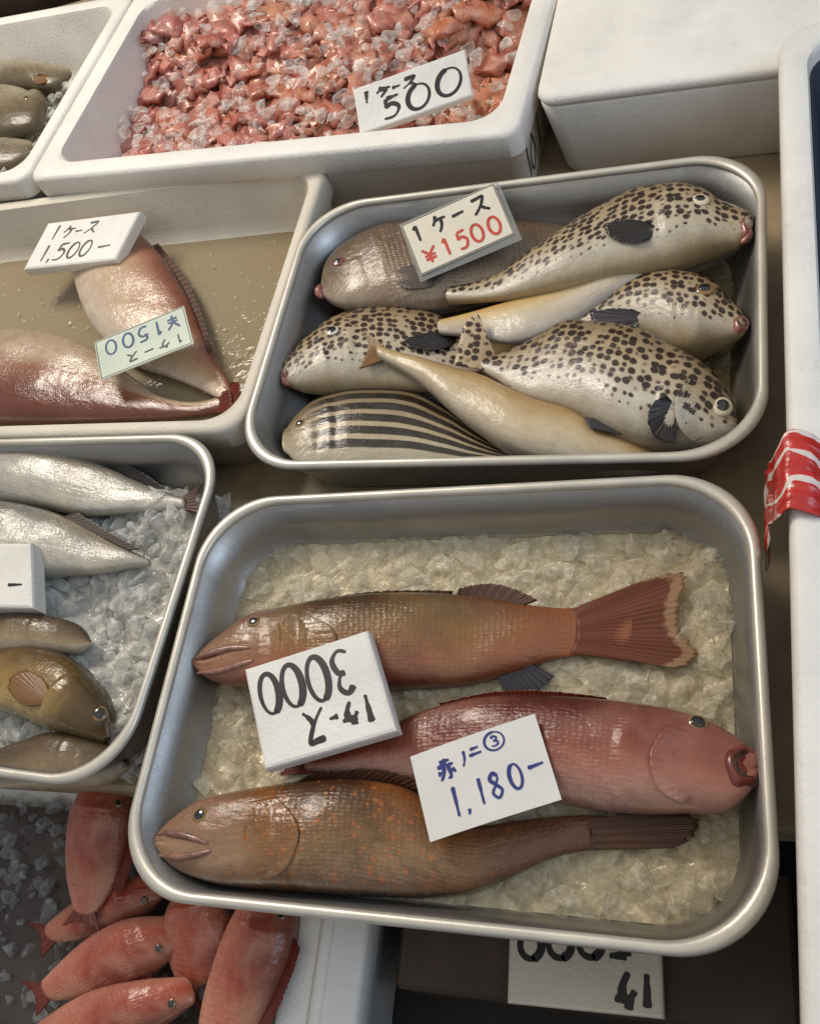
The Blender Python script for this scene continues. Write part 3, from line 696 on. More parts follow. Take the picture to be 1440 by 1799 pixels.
Bf = Fish('fish', 'red fish with wide open mouth against the right tray wall', [(1322, 1318), (1302, 1300), (1238, 1264), (1192, 1250), (1101, 1236), (1009, 1228), (917, 1224), (826, 1230), (740, 1252), (680, 1280), (620, 1304), (540, 1334)],
          [(1322, 1386), (1284, 1424), (1192, 1430), (1120, 1430), (1055, 1426), (963, 1408), (880, 1396), (800, 1384), (717, 1372), (673, 1364), (610, 1362), (540, 1354)],
          [.064, .056, .049, .047, .044, .040], .026, M['red'], gill=.23, gill_amp=.0026, mouth=(.55, -.2, .08, .0015), lump=.0008)
Bf.eye((1225, 1270), .0056, 'eye_gold', .7)
Bf.gillplate([(1220, 1290), (1214, 1340), (1224, 1390)], [(1172, 1272), (1140, 1330), (1158, 1388), (1200, 1412)], .0018)
M['mouth_red'] = simple('red_mouth_rim', (128, 56, 44), .3, .3, 120, .2, 260, Coat_Weight=.4)
Bf.hole((1310, 1342), .0080, .0108, -8, 'mouth_red', tilt=.35)
Bf.fin('tail_fin', [(560, 1326), (560, 1358)], [(476, 1338), (500, 1350), (490, 1362)], 'fin_redder', z=(.040, .040), seed=16)
Bf.fin('dorsal_fin', [(780, 1243), (880, 1227), (980, 1228), (1060, 1233)], [(770, 1236), (880, 1214), (985, 1216), (1066, 1226)], 'fin_redder', z=(.048, .052), seed=17)

Cf = Fish('fish', 'mottled brown fish along the near wall of the front tray', [(276, 1468), (290, 1452), (312, 1434), (351, 1408), (415, 1392), (475, 1382), (566, 1371), (640, 1370), (717, 1384), (780, 1420), (835, 1448), (917, 1440), (1009, 1432), (1090, 1434)],
          [(278, 1492), (290, 1510), (312, 1530), (372, 1554), (440, 1564), (501, 1568), (580, 1574), (660, 1578), (740, 1580), (803, 1574), (850, 1562), (900, 1540), (960, 1512), (1090, 1486)],
          [.064, .055, .047, .044, .041, .040], .026, M['brown_fish'], gill=.26, gill_amp=.0028, mouth=(.55, -.3, .09, .0026), lump=.0012, tail_taper=.12)
Cf.fin('tail_fin', [(1020, 1440), (1036, 1466), (1020, 1494)], [(1180, 1424), (1224, 1446), (1214, 1470), (1180, 1490)], 'fin_brown', z=(.0415, .040), baseon=True, nv=22, nu=60, seed=19)
Cf.fin('dorsal_fin', [(520, 1376), (640, 1371), (720, 1386), (790, 1428)], [(540, 1362), (660, 1352), (744, 1372), (820, 1424)], 'fin_brown', z=(.046, .052), seed=20)
Cf.eye((352, 1432), .0055, 'eye_gold', .62)
Cf.gillplate([(430, 1410), (430, 1470), (430, 1530)], [(486, 1400), (524, 1460), (504, 1524), (460, 1548)], .0018)
Cf.lips([(274, 1466), (300, 1464), (332, 1470), (366, 1482)], .0026, 'lip_brown', 'upper_lip')
Cf.lips([(280, 1502), (310, 1506), (344, 1502), (372, 1494)], .0026, 'lip_brown', 'lower_lip')

# ---- tray at left with silver fish
s1 = Fish('fish', 'silver fish at the back of the left ice tray', [(-140, 800), (-80, 784), (0, 784), (91, 788), (159, 808), (212, 831), (272, 858), (325, 876)],
          [(-140, 850), (-80, 880), (0, 886), (76, 893), (151, 905), (227, 900), (280, 898), (325, 894)], [.046, .048, .046, .040], .024, M['silver'], gill=.2)
s1.fin('dorsal_fin', [(150, 806), (200, 826), (270, 858)], [(176, 796), (226, 816), (290, 858)], 'fin_dark', z=(.046, .05), seed=30)
s1.fin('tail_fin', [(318, 876), (318, 894)], [(362, 842), (344, 872), (352, 902)], 'fin_brown', z=(.040, .042), seed=31)
s2 = Fish('fish', 'silver fish beside the foam price block in the left ice tray', [(-120, 910), (-60, 888), (0, 886), (57, 892), (113, 907), (162, 934), (227, 966), (262, 982)],
          [(-120, 960), (-60, 1000), (0, 1014), (60, 1016), (113, 1010), (181, 1006), (227, 998), (262, 994)], [.048, .050, .048, .040], .026, M['silver'], gill=.2)
s2.fin('dorsal_fin', [(113, 908), (162, 935), (227, 967)], [(136, 900), (190, 934), (246, 964)], 'fin_grey', z=(.05, .053), seed=32)
g1 = Fish('fish', 'dark backed fish with pink flank half buried in the ice', [(158, 1122), (146, 1102), (110, 1088), (60, 1080), (0, 1084), (-80, 1100)], [(158, 1134), (140, 1146), (100, 1152), (50, 1150), (0, 1150), (-80, 1140)],
          [.044, .046, .046], .020, M['olive'], gill=.3)
g2 = Fish('fish', 'golden fish with its head down at the near tray edge', [(196, 1290), (200, 1262), (190, 1226), (166, 1186), (130, 1156), (80, 1140), (20, 1140), (-60, 1150)],
          [(178, 1304), (150, 1300), (110, 1290), (70, 1276), (40, 1262), (0, 1250), (-30, 1240), (-90, 1230)], [.042, .046, .048, .046], .024, M['gold'], gill=.24, gill_amp=.003, head_taper=.2)
g2.eye((176, 1254), .0058, 'eye_gold', .7)
g2.fin('pectoral_fin', [(92, 1226), (78, 1238)], [(80, 1200), (40, 1178), (16, 1190), (18, 1216), (50, 1240)], 'fin_orange', lift=-.0006, tiplift=.003, seed=33)
g3 = Fish('fish', 'brown backed fish with pale belly at the near left corner', [(224, 1336), (200, 1312), (150, 1292), (90, 1290), (30, 1306), (-40, 1330)], [(222, 1352), (190, 1374), (140, 1384), (90, 1386), (30, 1386), (-40, 1386)],
          [.034, .036, .036], .020, M['olive'], gill=.3)
g3.eye((186, 1330), .0034, 'eye_gold', .7)

# ---- left foam box
L1 = Fish('fish', 'glossy pink brown fish lying along the near wall of the low box', [(-160, 620), (-80, 592), (0, 584), (80, 586), (143, 603), (190, 630), (233, 662), (290, 700), (345, 708), (385, 700)],
          [(-160, 716), (-80, 736), (0, 742), (80, 742), (143, 740), (200, 738), (267, 736), (320, 732), (360, 728), (390, 722)], [.026, .028, .028, .024, .020], .024, M['pinkfish_dark'], gill=.15)
L1.fin('tail_fin', [(372, 700), (376, 726)], [(400, 684), (408, 700), (404, 722)], 'fin_redder', z=(.022, .03), seed=40)
L2 = Fish('fish', 'pink fish under two price tags curving into the low box corner', [(226, 400), (262, 424), (290, 452), (318, 494), (340, 536), (360, 588), (384, 638), (404, 668), (410, 690)],
          [(120, 430), (124, 470), (136, 510), (152, 556), (178, 596), (232, 640), (300, 664), (350, 684), (384, 702)], [.026, .028, .028, .024, .022], .024, M['pinkfish'], gill=.1)
L2.fin('dorsal_fin', [(268, 432), (320, 502), (346, 560), (366, 620)], [(278, 428), (330, 496), (356, 558), (374, 616)], 'fin_brown', z=(.03, .032), ray=.0001, seed=41)
L2.fin('tail_fin', [(408, 672), (380, 700)], [(420, 672), (418, 700), (400, 722)], 'fin_redder', z=(.022, .03), seed=42)

# ---- red fish in the lower box, grey fish in the top left box
RG = 'red fish in the lower box'
def redfish(label, spine, hw, z, T=.018, head=True):
    sp = np.array(spine, float); tn = np.gradient(sp, axis=0); nn = np.c_[tn[:, 1], -tn[:, 0]]; nn /= np.linalg.norm(nn, axis=1)[:, None]
    hw = [q * 1.32 for q in hw]; h = np.array(hw, float)[:, None]
    x = Fish('fish', label, sp + nn * h, sp - nn * h, z, T, M['redgurnard'], group=RG, gill=.25, n=60, m=30, tail_taper=.15)
    a_, t_ = sp[-1], sp[-1] - sp[-2]; t_ /= np.linalg.norm(t_); q_ = np.array([-t_[1], t_[0]])
    x.fin('tail_fin', [a_ - t_ * 14 + q_ * 12, a_ - t_ * 14 - q_ * 12], [a_ + t_ * 34 + q_ * 34, a_ + t_ * 20, a_ + t_ * 34 - q_ * 34], 'fin_redder', z=(z + .001, z + .004), seed=len(label))
    e_ = sp[0] + (sp[1] - sp[0]) * .55 + nn[0] * hw[0] * .45; x.eye(tuple(e_), .0034, 'eye_gold', .7)
    x.fin('dorsal_fin', [sp[k] + nn[k] * hw[k] * .92 for k in (1, 2, 3)], [sp[k] + tn[k] * .25 + nn[k] * (hw[k] + 12) for k in (1, 2, 3)], 'fin_redder', z=(z + .002, z + .004), seed=9)
    return x
r1 = redfish('pink red fish standing out of the dark gap between the two near trays', [(196, 1380), (186, 1430), (172, 1490), (160, 1550), (150, 1600)], [30, 42, 40, 32, 16], -.03)
r2 = redfish('red fish lying diagonally, upper one below the left tray', [(300, 1640), (250, 1662), (190, 1690), (130, 1720), (80, 1742)], [26, 40, 40, 30, 14], -.035)
r3 = redfish('short red fish beside the slanting red fish under the front tray rim', [(344, 1570), (352, 1610), (350, 1660), (340, 1700), (330, 1730)], [30, 44, 44, 34, 16], -.04)
r4 = redfish('long slanting red fish beside the lower box rim', [(482, 1570), (466, 1630), (440, 1700), (408, 1780), (380, 1860)], [34, 44, 46, 42, 30], -.03)
r5 = redfish('red fish cut off by the bottom edge of the photo', [(330, 1740), (270, 1762), (190, 1790), (110, 1830), (40, 1860)], [20, 34, 42, 40, 24], -.03)
r6 = redfish('dark red fish deep in the gap below the tray corner', [(270, 1560), (230, 1580), (190, 1600), (140, 1620), (90, 1640)], [20, 30, 32, 26, 14], -.05)
def greyfish(label, spine, hw, z, T=.02):
    sp = np.array(spine, float); tn = np.gradient(sp, axis=0); nn = np.c_[tn[:, 1], -tn[:, 0]]; nn /= np.linalg.norm(nn, axis=1)[:, None]
    h = np.array(hw, float)[:, None]
    return Fish('fish', label, sp + nn * h, sp - nn * h, z, T, M['greyfish'], gill=.25, n=60, m=30)
gf = greyfish('pale grey fish with a blunt head in the top left box', [(66, 176), (52, 190), (10, 200), (-50, 206), (-110, 210)], [20, 36, 44, 34, 14], .050)
gf.eye((46, 172), .0040, 'eye_gold', .7)
greyfish('dull olive fish nearest the viewer in the top left box', [(52, 262), (20, 272), (-40, 282), (-100, 290), (-150, 296)], [14, 26, 30, 24, 12], .040)
ga = greyfish('small olive fish against the back wall of the top left box', [(118, 128), (96, 136), (50, 138), (0, 136), (-60, 134)], [10, 20, 24, 22, 12], .046)
ga.fin('pectoral_fin', [(92, 132), (90, 142)], [(70, 130), (56, 138), (68, 148)], 'fin_orange', lift=-.0006, tiplift=.003, seed=50)

# ================================================================== ICE, WATER AND SEAFOOD
def hull(npts, q, sx=(.6, 1.3)):
    bm = bmesh.new()
    for _ in range(npts):
        v = q.normal(size=3); v /= np.linalg.norm(v); bm.verts.new((v * q.uniform(.75, 1.0)) * q.uniform(*sx, 3))
    r = bmesh.ops.convex_hull(bm, input=bm.verts)
    bmesh.ops.delete(bm, geom=[x for x in bm.verts if not x.link_faces], context='VERTS')
    bmesh.ops.bevel(bm, geom=list(bm.edges), offset=.10, segments=1, affect='EDGES', profile=.6)
    bmesh.ops.triangulate(bm, faces=bm.faces)
    bm.verts.ensure_lookup_table(); V = np.array([v.co for v in bm.verts]); Fc = np.array([[v.index for v in f.verts] for f in bm.faces]); bm.free()
    return V, Fc
PROTO = [hull(int(rng.integers(8, 14)), rng) for _ in range(10)]
def rotm(q):
    a = q.normal(size=4); a /= np.linalg.norm(a); w_, x, y, z = a
    return np.array([[1 - 2 * (y * y + z * z), 2 * (x * y - z * w_), 2 * (x * z + y * w_)], [2 * (x * y + z * w_), 1 - 2 * (x * x + z * z), 2 * (y * z - x * w_)], [2 * (x * z - y * w_), 2 * (y * z + x * w_), 1 - 2 * (x * x + y * y)]])
def ice(label, pts, sizes, mat, flat=.8):
    Vs = []; Fs = []; o = 0
    for p, s_ in zip(pts, sizes):
        v, f = PROTO[rng.integers(len(PROTO))]
        v = (v @ rotm(rng).T) * s_ * np.array([1, 1, flat]) + p
        Vs.append(v); Fs.append(f + o); o += len(v)
    ob = mk('crushed_ice', np.vstack(Vs), np.vstack(Fs).tolist(), M[mat], None, smooth=False, loc=np.mean(pts, 0))
    tag(ob, label, 'ice', kind='stuff'); return ob
def inrect(n, c, rot, W, D, z0, z1):
    p = np.c_[rng.uniform(-W / 2, W / 2, n), rng.uniform(-D / 2, D / 2, n), rng.uniform(z0, z1, n)]
    return place(p, c, rot)
def sheet(label, c, rot, W, D, r, z, mat, name='meltwater', amp=.0006):
    V, f = vessel(W, D, [(0, z, r)], k=8); n = len(V)
    ob = mk(name, V[:n], [tuple(range(n))], M[mat], None, smooth=False); setrot(ob, c, rot)
    tag(ob, label, name, kind='stuff'); return ob

# front tray: loose ice in meltwater
def slush(label, c, rot, W, D, hf, mat, N=(120, 90)):
    gx, gy = np.meshgrid(np.linspace(-W / 2, W / 2, N[0]), np.linspace(-D / 2, D / 2, N[1])); gz = hf(gx, gy)
    f = [(r * N[0] + q, r * N[0] + q + 1, (r + 1) * N[0] + q + 1, (r + 1) * N[0] + q) for r in range(N[1] - 1) for q in range(N[0] - 1)]
    rc = .034; ax = np.maximum(np.abs(gx) - (W / 2 - rc), 0); ay = np.maximum(np.abs(gy) - (D / 2 - rc), 0); ok = (np.hypot(ax, ay) < rc).ravel(); f = [q for q in f if all(ok[k] for k in q)]
    ob = mk('slush', np.c_[gx.ravel(), gy.ravel(), gz.ravel()], f, M[mat], None); setrot(ob, c, rot); tag(ob, label, 'slush', kind='stuff'); return ob
def slush_mat(name, c1, c2):
    t = NT(name); o = t.obj(); v = t.voro(o, 95, 'F1', 1.); v2 = t.voro(o, 95, 'DISTANCE_TO_EDGE', 1.)
    rnd = t.xyz(t.voro(o, 95, 'F1', 1., 1))[0]
    col = t.mix(rnd, lin(c1), lin(c2))
    col = t.mix(t.ramp(v2, [(.0, (.6, .6, .6, 1)), (.10, (0, 0, 0, 1))]), col, lin(tuple(min(255, int(x * 1.1)) for x in c2)))
    n1 = t.bump(t.math('ADD', t.math('MULTIPLY', rnd, .7), t.math('MULTIPLY', v2, .8)), .8, .004)
    t.set(Base_Color=col, Roughness=.16, Coat_Weight=.8, Coat_Roughness=.05, Subsurface_Weight=.15, Subsurface_Scale=.008, Normal=t.bump(t.noise(o, 160, 4), .5, .002, n1))
    return t.m
M['dark_shade'] = water_mat('dark_shade', (70, 62, 62), .2, 40, .5)  # dark colour that paints shade over the lower box floor
M['slush_warm'] = slush_mat('tan_slush', (176, 164, 136), (212, 202, 176))
M['slush_grey'] = slush_mat('grey_slush', (176, 172, 162), (212, 208, 198))
cT = (.210, .153)
n = 1100
p = inrect(n, cT, 0, TW - .050, TD - .050, .030, .0365)
sz = rng.uniform(.008, .0175, n)
ice('wet crushed ice in meltwater around the three large fish', p, sz, 'ice_warm', .42)
M['meltwater'] = water_mat('meltwater', (206, 196, 170), .80, 55, 1.2)
M['wet_floor'] = water_mat('wet_floor', (150, 136, 108), .12, 34, .7)
slush('tan half melted ice lining the front tray', cT, 0, TW - .037, TD - .037, lambda x, y: .0310 + .0018 * np.sin(x * 210 + 3 * np.sin(y * 90)) * np.sin(y * 190 + 2 * np.sin(x * 80)), 'slush_warm', (160, 120))
sheet('cloudy meltwater in the front tray', cT, 0, TW - .0362, TD - .0362, .05, .0342, 'meltwater')

# left tray: drier crushed ice, banked up to the right
_, c2, r2_ = TRAYS['silver']
n = 1900
p = inrect(n, (0, 0), 0, TW - .056, TD - .056, .0, 1.)
sz = rng.uniform(.006, .0160, n)
hgt = .034 + .010 * np.sin(p[:, 0] * 31 + 1) * np.cos(p[:, 1] * 27) + .006 * np.sin(p[:, 1] * 70 + p[:, 0] * 50)
edge = np.minimum(TW / 2 - .024 - np.abs(p[:, 0]), TD / 2 - .024 - np.abs(p[:, 1]))
hgt -= .012 * np.exp(-edge / .012)
p[:, 2] = hgt - (1 - np.sqrt(p[:, 2])) * .022
slush('grey slush under the heaped ice in the left tray', c2, r2_, TW - .040, TD - .040, lambda x, y: np.maximum(.008, .034 + .010 * np.sin(x * 31 + 1) * np.cos(y * 27) + .006 * np.sin(y * 70 + x * 50) - .012 * np.exp(-np.minimum(TW / 2 - .024 - np.abs(x), TD / 2 - .024 - np.abs(y)) / .012) - .005 + .002 * np.sin(x * 230) * np.sin(y * 210)), 'slush_grey', (160, 120))
ice('grey crushed ice heaped between silver and golden fish', place(p, c2, r2_), sz, 'ice_grey', .85)

# spotted tray: thin bloody water on the bottom
_, c3, r3_ = TRAYS['spot']
M['tray_water'] = water_mat('tray_water', (196, 174, 126), .35, 40, .4)
sheet('shallow cloudy water under the spotted fish', c3, r3_, TW - .056, TD - .056, .045, .0085, 'tray_water')
n = 60
ice('few melting ice bits at the right end of the spotted fish tray', np.array([P(x, y, .011) for x, y in np.c_[rng.uniform(1215, 1305, n), rng.uniform(450, 680, n)]]), rng.uniform(.003, .007, n), 'ice_warm', .6)

# low box: wet floor with splinters of ice
sheet('wet khaki floor of the low foam box', cL, -3.5, .52 - .070, .338 - .070, .03, .0145, 'wet_floor')
n = 260
ice('ice splinters on the wet floor of the low foam box', inrect(n, cL, -3.5, .42, .25, .0145, .017), rng.uniform(.0012, .0042, n) * rng.choice([1, 1, .6], n), 'ice_warm', .6)

# box of pink seafood
def blob_piece(q, n=12, m=9):
    """a soft curled piece: bent tapered tube"""
    L_ = q.uniform(.04, .11); r = q.uniform(.009, .024); bend = q.uniform(-2.4, 2.4); V = []
    x = np.zeros(2); a = 0.; 
    for i in range(n):
        t = i / (n - 1); rad = r * (math.sin(math.pi * min(.97, max(.04, t ** .7))) ** .6) * (1 + .25 * math.sin(9 * t + q.uniform(0, 6)))
        for k in range(m):
            b = 2 * math.pi * k / m; V.append((x[0] - math.sin(a) * rad * math.cos(b), x[1] + math.cos(a) * rad * math.cos(b), rad * .42 * math.sin(b)))
        a += bend / n; x = x + np.array([math.cos(a), math.sin(a)]) * L_ / n
    V = np.array(V); V -= V.mean(0); Fc = []
    V += np.c_[np.sin(V[:, 1] * 260 + q.uniform(0, 6)), np.sin(V[:, 0] * 230 + q.uniform(0, 6)), np.sin(V[:, 0] * 310 + V[:, 1] * 280 + q.uniform(0, 6))] * r * np.array([.22, .30, .22])
    for i in range(n - 1):
        for k in range(m): Fc.append((i * m + k, (i + 1) * m + k, (i + 1) * m + (k + 1) % m, i * m + (k + 1) % m))
    Fc.append(tuple(range(m))); Fc.append(tuple((n - 1) * m + k for k in range(m - 1, -1, -1)))
    return V, Fc
def seafood_mat():
    t = NT('pink_seafood'); o = t.obj(); g = t.add('ShaderNodeNewGeometry').outputs['Random Per Island']
    col = t.ramp(g, [(0, (166, 82, 70)), (.2, (192, 112, 84)), (.4, (166, 92, 100)), (.55, (200, 134, 86)), (.75, (184, 118, 116)), (1, (208, 154, 126))])
    big = t.ramp(t.math('ADD', t.noise(o, 20, 4, .6), t.math('MULTIPLY', t.xyz(o)[0], .35)), [(.32, (150, 78, 92)), (.44, (186, 104, 88)), (.54, (176, 96, 66)), (.64, (204, 132, 84)), (.75, (196, 112, 66))])
    col = t.mix(.62, col, big)
    m = t.noise(o, 60, 5, .65)
    col = t.mix(t.ramp(m, [(.42, (0, 0, 0, 1)), (.66, (.8, .8, .8, 1))]), col, lin((206, 160, 140)))
    m = t.noise(o, 34, 4, .6)
    col = t.mix(t.ramp(m, [(.5, (0, 0, 0, 1)), (.72, (.7, .7, .7, 1))]), col, lin((146, 70, 62)))
    t.set(Base_Color=col, Roughness=.32, Coat_Weight=.5, Coat_Roughness=.1, Subsurface_Weight=.35, Subsurface_Scale=.006,
          Normal=t.bump(t.noise(o, 260, 5, .65), .5, .0022, t.bump(t.noise(o, 80, 4), .7, .004)))
    return t.m
M['seafood'] = seafood_mat()
Vs = []; Fs = []; off = 0
NP = 300
for i in range(NP):
    v, f = blob_piece(rng)
    x, y = rng.uniform(-.245, .245), rng.uniform(-.13, .125)
    hz = .046 + .014 * math.sin(x * 17 + 1) * math.cos(y * 21) + .03 * sm(.0, .12, y) - .010 * sm(-.02, -.13, y)
    z = hz - .004 - rng.uniform(0, .012) * (rng.random() < .7)
    a = rng.uniform(0, 6.28); tl = rng.uniform(-.5, .5)
    R = np.array([[math.cos(a), -math.sin(a), 0], [math.sin(a), math.cos(a), 0], [0, 0, 1]]) @ np.array([[math.cos(tl), 0, math.sin(tl)], [0, 1, 0], [-math.sin(tl), 0, math.cos(tl)]])
    v = v @ R.T + np.array([x, y, z]); v[:, 0] = np.clip(v[:, 0], -.252, .252); v[:, 1] = np.clip(v[:, 1], -.136, .136); v[:, 2] = np.maximum(v[:, 2], .0135)
    Vs.append(v); Fs += [tuple(np.array(q) + off) for q in f]; off += len(v)
gx, gy = np.meshgrid(np.linspace(-.262, .262, 110), np.linspace(-.142, .142, 64)); gz = .037 + .014 * np.sin(gx * 17 + 1) * np.cos(gy * 21) + .03 * sm(.0, .12, gy) - .010 * sm(-.02, -.13, gy) + .006 * np.sin(gx * 140 + 3 * np.sin(gy * 60)) * np.sin(gy * 120 + 2 * np.sin(gx * 70))
b0 = off; Vs.append(np.c_[gx.ravel(), gy.ravel(), gz.ravel()]); Fs += [(b0 + r * 110 + c_, b0 + r * 110 + c_ + 1, b0 + (r + 1) * 110 + c_ + 1, b0 + (r + 1) * 110 + c_) for r in range(63) for c_ in range(109)]
ob = mk('seafood_pieces', place(np.vstack(Vs), cA, -7.0), Fs, M['seafood'], None, loc=(*cA, .05))
tag(ob, 'heap of pink and orange seafood pieces under the 500 sign', 'seafood', kind='stuff')
n = 380
p = np.c_[rng.uniform(-.25, .25, n), rng.uniform(-.13, .13, n), np.zeros(n)]
p[:, 2] = .056 + .014 * np.sin(p[:, 0] * 17 + 1) * np.cos(p[:, 1] * 21) + .03 * sm(.0, .12, p[:, 1]) - .010 * sm(-.02, -.13, p[:, 1])
ice('clear ice chips scattered over the pink seafood', place(p, cA, -7.0), rng.uniform(.006, .0150, n), 'ice_clear', .6)

# ice under grey fish and red fish
n = 900
p = inrect(n, cB, -7.0, .44, .28, .018, .045); ice('dim ice under the grey fish in the top left box', p, rng.uniform(.004, .009, n), 'ice_grey', .8)
n = 1500
p = inrect(n, cF, .5, .46, .26, -.100, -.072); ice('shade-tinted ice between the red fish in the lower box', p, rng.uniform(.005, .011, n), 'ice_dark', .8)

# ================================================================== PRICE TAGS AND THEIR WRITING
def arc(cx, cy, rx, ry, a0, a1, n=22):
    return [(cx + rx * math.cos(math.radians(a0 + (a1 - a0) * i / (n - 1))), cy + ry * math.sin(math.radians(a0 + (a1 - a0) * i / (n - 1)))) for i in range(n)]
G = {  # strokes in a unit cell, y up
    '1': [[(.5, 1), (.48, .5), (.46, 0)]],
    '1p': [[(.28, .78), (.52, 1.0)], [(.52, 1), (.52, 0)]],
    'ケ': [[(.38, 1), (.30, .75), (.08, .48)], [(.28, .72), (.60, .74), (.95, .72)], [(.64, .72), (.60, .38), (.34, 0)]],
    'ー': [[(.08, .50), (.5, .52), (.92, .54)]],
    'ス': [[(.14, .88), (.5, .90), (.78, .92), (.62, .56), (.10, .04)], [(.50, .46), (.70, .24), (.94, .06)]],
    '5': [[(.30, .96), (.24, .55)], [(.24, .56), (.55, .66), (.84, .42), (.66, .06), (.16, .04)], [(.30, .96), (.86, 1.0)]],
    '0': [arc(.5, .5, .40, .5, 100, 475)],
    '3': [[(.18, .86), (.5, 1.0), (.82, .82), (.66, .58), (.40, .52)], [(.40, .52), (.74, .48), (.88, .22), (.55, 0), (.12, .08)]],
    '8': [[(.72, .84), (.46, 1), (.22, .80), (.5, .54), (.80, .26), (.5, 0), (.22, .24), (.5, .52), (.74, .82)]],
    '¥': [[(.10, 1), (.5, .52)], [(.90, 1), (.5, .52), (.5, 0)], [(.16, .50), (.84, .50)], [(.16, .28), (.84, .28)]],
    ',': [[(.5, .14), (.52, 0), (.36, -.16)]],
    '-': [[(.1, .45), (.9, .55)]],
    '赤': [[(.25, .86), (.75, .88)], [(.50, 1), (.5, .66)], [(.10, .66), (.90, .66)], [(.40, .66), (.36, .30), (.16, 0)], [(.62, .66), (.62, .04), (.52, .06)], [(.22, .44), (.12, .24)], [(.80, .44), (.94, .22)]],
    'ハ': [[(.34, .8), (.26, .4), (.06, .1)], [(.62, .84), (.76, .5), (.94, .12)]],
    'ノ': [[(.62, .95), (.58, .5), (.30, .08)]],
    'ニ': [[(.2, .70), (.8, .74)], [(.05, .22), (.95, .26)]],
    'O': [arc(.5, .5, .5, .5, 80, 445)],
    'メ': [[(.72, .95), (.5, .45), (.14, .04)], [(.26, .66), (.55, .42), (.80, .16)]],
}
class Tag:
    """slab given by three photo corners (top left, top right, bottom left of the WRITING) with their levels"""
    def __init__(s, name, label, tl, tr, bl, zs, th, mat, br=None, bevel=.0015, wave=0., group=None, border=None):
        a, b, c = [P(*p, z) for p, z in zip((tl, tr, bl), zs)]
        ux, uy = b - a, a - c
        nrm = np.cross(ux, uy); nrm /= np.linalg.norm(nrm); s.flip = 1
        if nrm @ (CP - a) < 0: nrm = -nrm
        s.c, s.ux, s.uy, s.n = c, ux, uy, nrm
        ctr = c + ux / 2 + uy / 2 - nrm * th / 2
        s.wave = wave; nu, nv = 14, 10
        grid = lambda h: [s.pt(i / nu, j / nv, h) for j in range(nv + 1) for i in range(nu + 1)]
        bw = bevel / np.linalg.norm(ux); bh = bevel / np.linalg.norm(uy)
        V = []; Fc = []
        if wave:
            V = grid(0) + grid(-th); A = (nu + 1) * (nv + 1)
            for j in range(nv):
                for i in range(nu):
                    k = j * (nu + 1) + i; Fc.append((k, k + 1, k + nu + 2, k + nu + 1)); Fc.append((A + k, A + k + nu + 1, A + k + nu + 2, A + k + 1))
            ed = list(range(nu + 1)) + [j * (nu + 1) + nu for j in range(1, nv + 1)] + [nv * (nu + 1) + i for i in range(nu - 1, -1, -1)] + [j * (nu + 1) for j in range(nv - 1, 0, -1)]
            for x, y in zip(ed, ed[1:] + ed[:1]): Fc.append((x, A + x, A + y, y))
        else:
            rings = [(bw, bh, 0), (bw * .3, bh * .3, -bevel * .3), (0, 0, -bevel), (0, 0, -th + bevel), (bw, bh, -th)]
            for x, y, h in rings: V += [s.pt(x, y, h), s.pt(1 - x, y, h), s.pt(1 - x, 1 - y, h), s.pt(x, 1 - y, h)]
            for r in range(len(rings) - 1):
                for k in range(4): Fc.append((r * 4 + k, r * 4 + (k + 1) % 4, r * 4 + 4 + (k + 1) % 4, r * 4 + 4 + k))
            Fc.append((0, 1, 2, 3)); q = (len(rings) - 1) * 4; Fc.append((q + 3, q + 2, q + 1, q))
        s.o = mk(name, V, Fc, M[mat], None, smooth=False, loc=ctr); tag(s.o, label, 'price tag', group)
        bm = bmesh.new(); bm.from_mesh(s.o.data); bmesh.ops.recalc_face_normals(bm, faces=bm.faces); bm.to_mesh(s.o.data); bm.free()
        s.k = 0
    def pt(s, u, v, h):
        q = s.c + s.ux * u + s.uy * v + s.n * h
        if s.wave: q = q + s.n * s.wave * (math.sin(u * 3.3 + .4) * .7 + .5 * u * v)
        return q
    def write(s, items, mat, name='writing', brush=.5, rough=True):
        """items: (glyph, u, v, w, h, pen, slant) in the tag's own 0..1 frame"""
        V = []; Fc = []; W_ = np.linalg.norm(s.ux); H_ = np.linalg.norm(s.uy)
        for it in items:
            gname, u, v, w_, h_, pen = it[:6]; sl = it[6] if len(it) > 6 else 0.
            for st in G[gname]:
                s.k += 1; hgt = .00022 + .00001 * s.k
                n = max(10, 7 * len(st)); C = spl(st, n) if gname != '0' and gname != 'O' else spl(st, 40); n = len(C)
                X = np.c_[(u + (C[:, 0] + sl * C[:, 1]) * w_) * W_, (v + C[:, 1] * h_) * H_]
                T = np.gradient(X, axis=0); T /= np.linalg.norm(T, axis=1)[:, None] + 1e-9; Nn = np.c_[-T[:, 1], T[:, 0]]
                tt = np.linspace(0, 1, n)
                wd = pen * (1 + brush * .5 * (np.cos(tt * math.pi * 1.1) ) + brush * .15 * np.sin(tt * 13 + s.k))
                wd *= np.clip(np.minimum(tt, 1 - tt) * n / 1.6 + .45, 0, 1)
                b = len(V)
                for i in range(n):
                    for sg in (1, -1):
                        q = X[i] + sg * Nn[i] * wd[i] / 2; V.append(s.pt(q[0] / W_, q[1] / H_, hgt))
                for i in range(n - 1): Fc.append((b + 2 * i, b + 2 * i + 1, b + 2 * i + 3, b + 2 * i + 2))
        o = mk(name, V, Fc, M[mat], s.o, smooth=False); return o
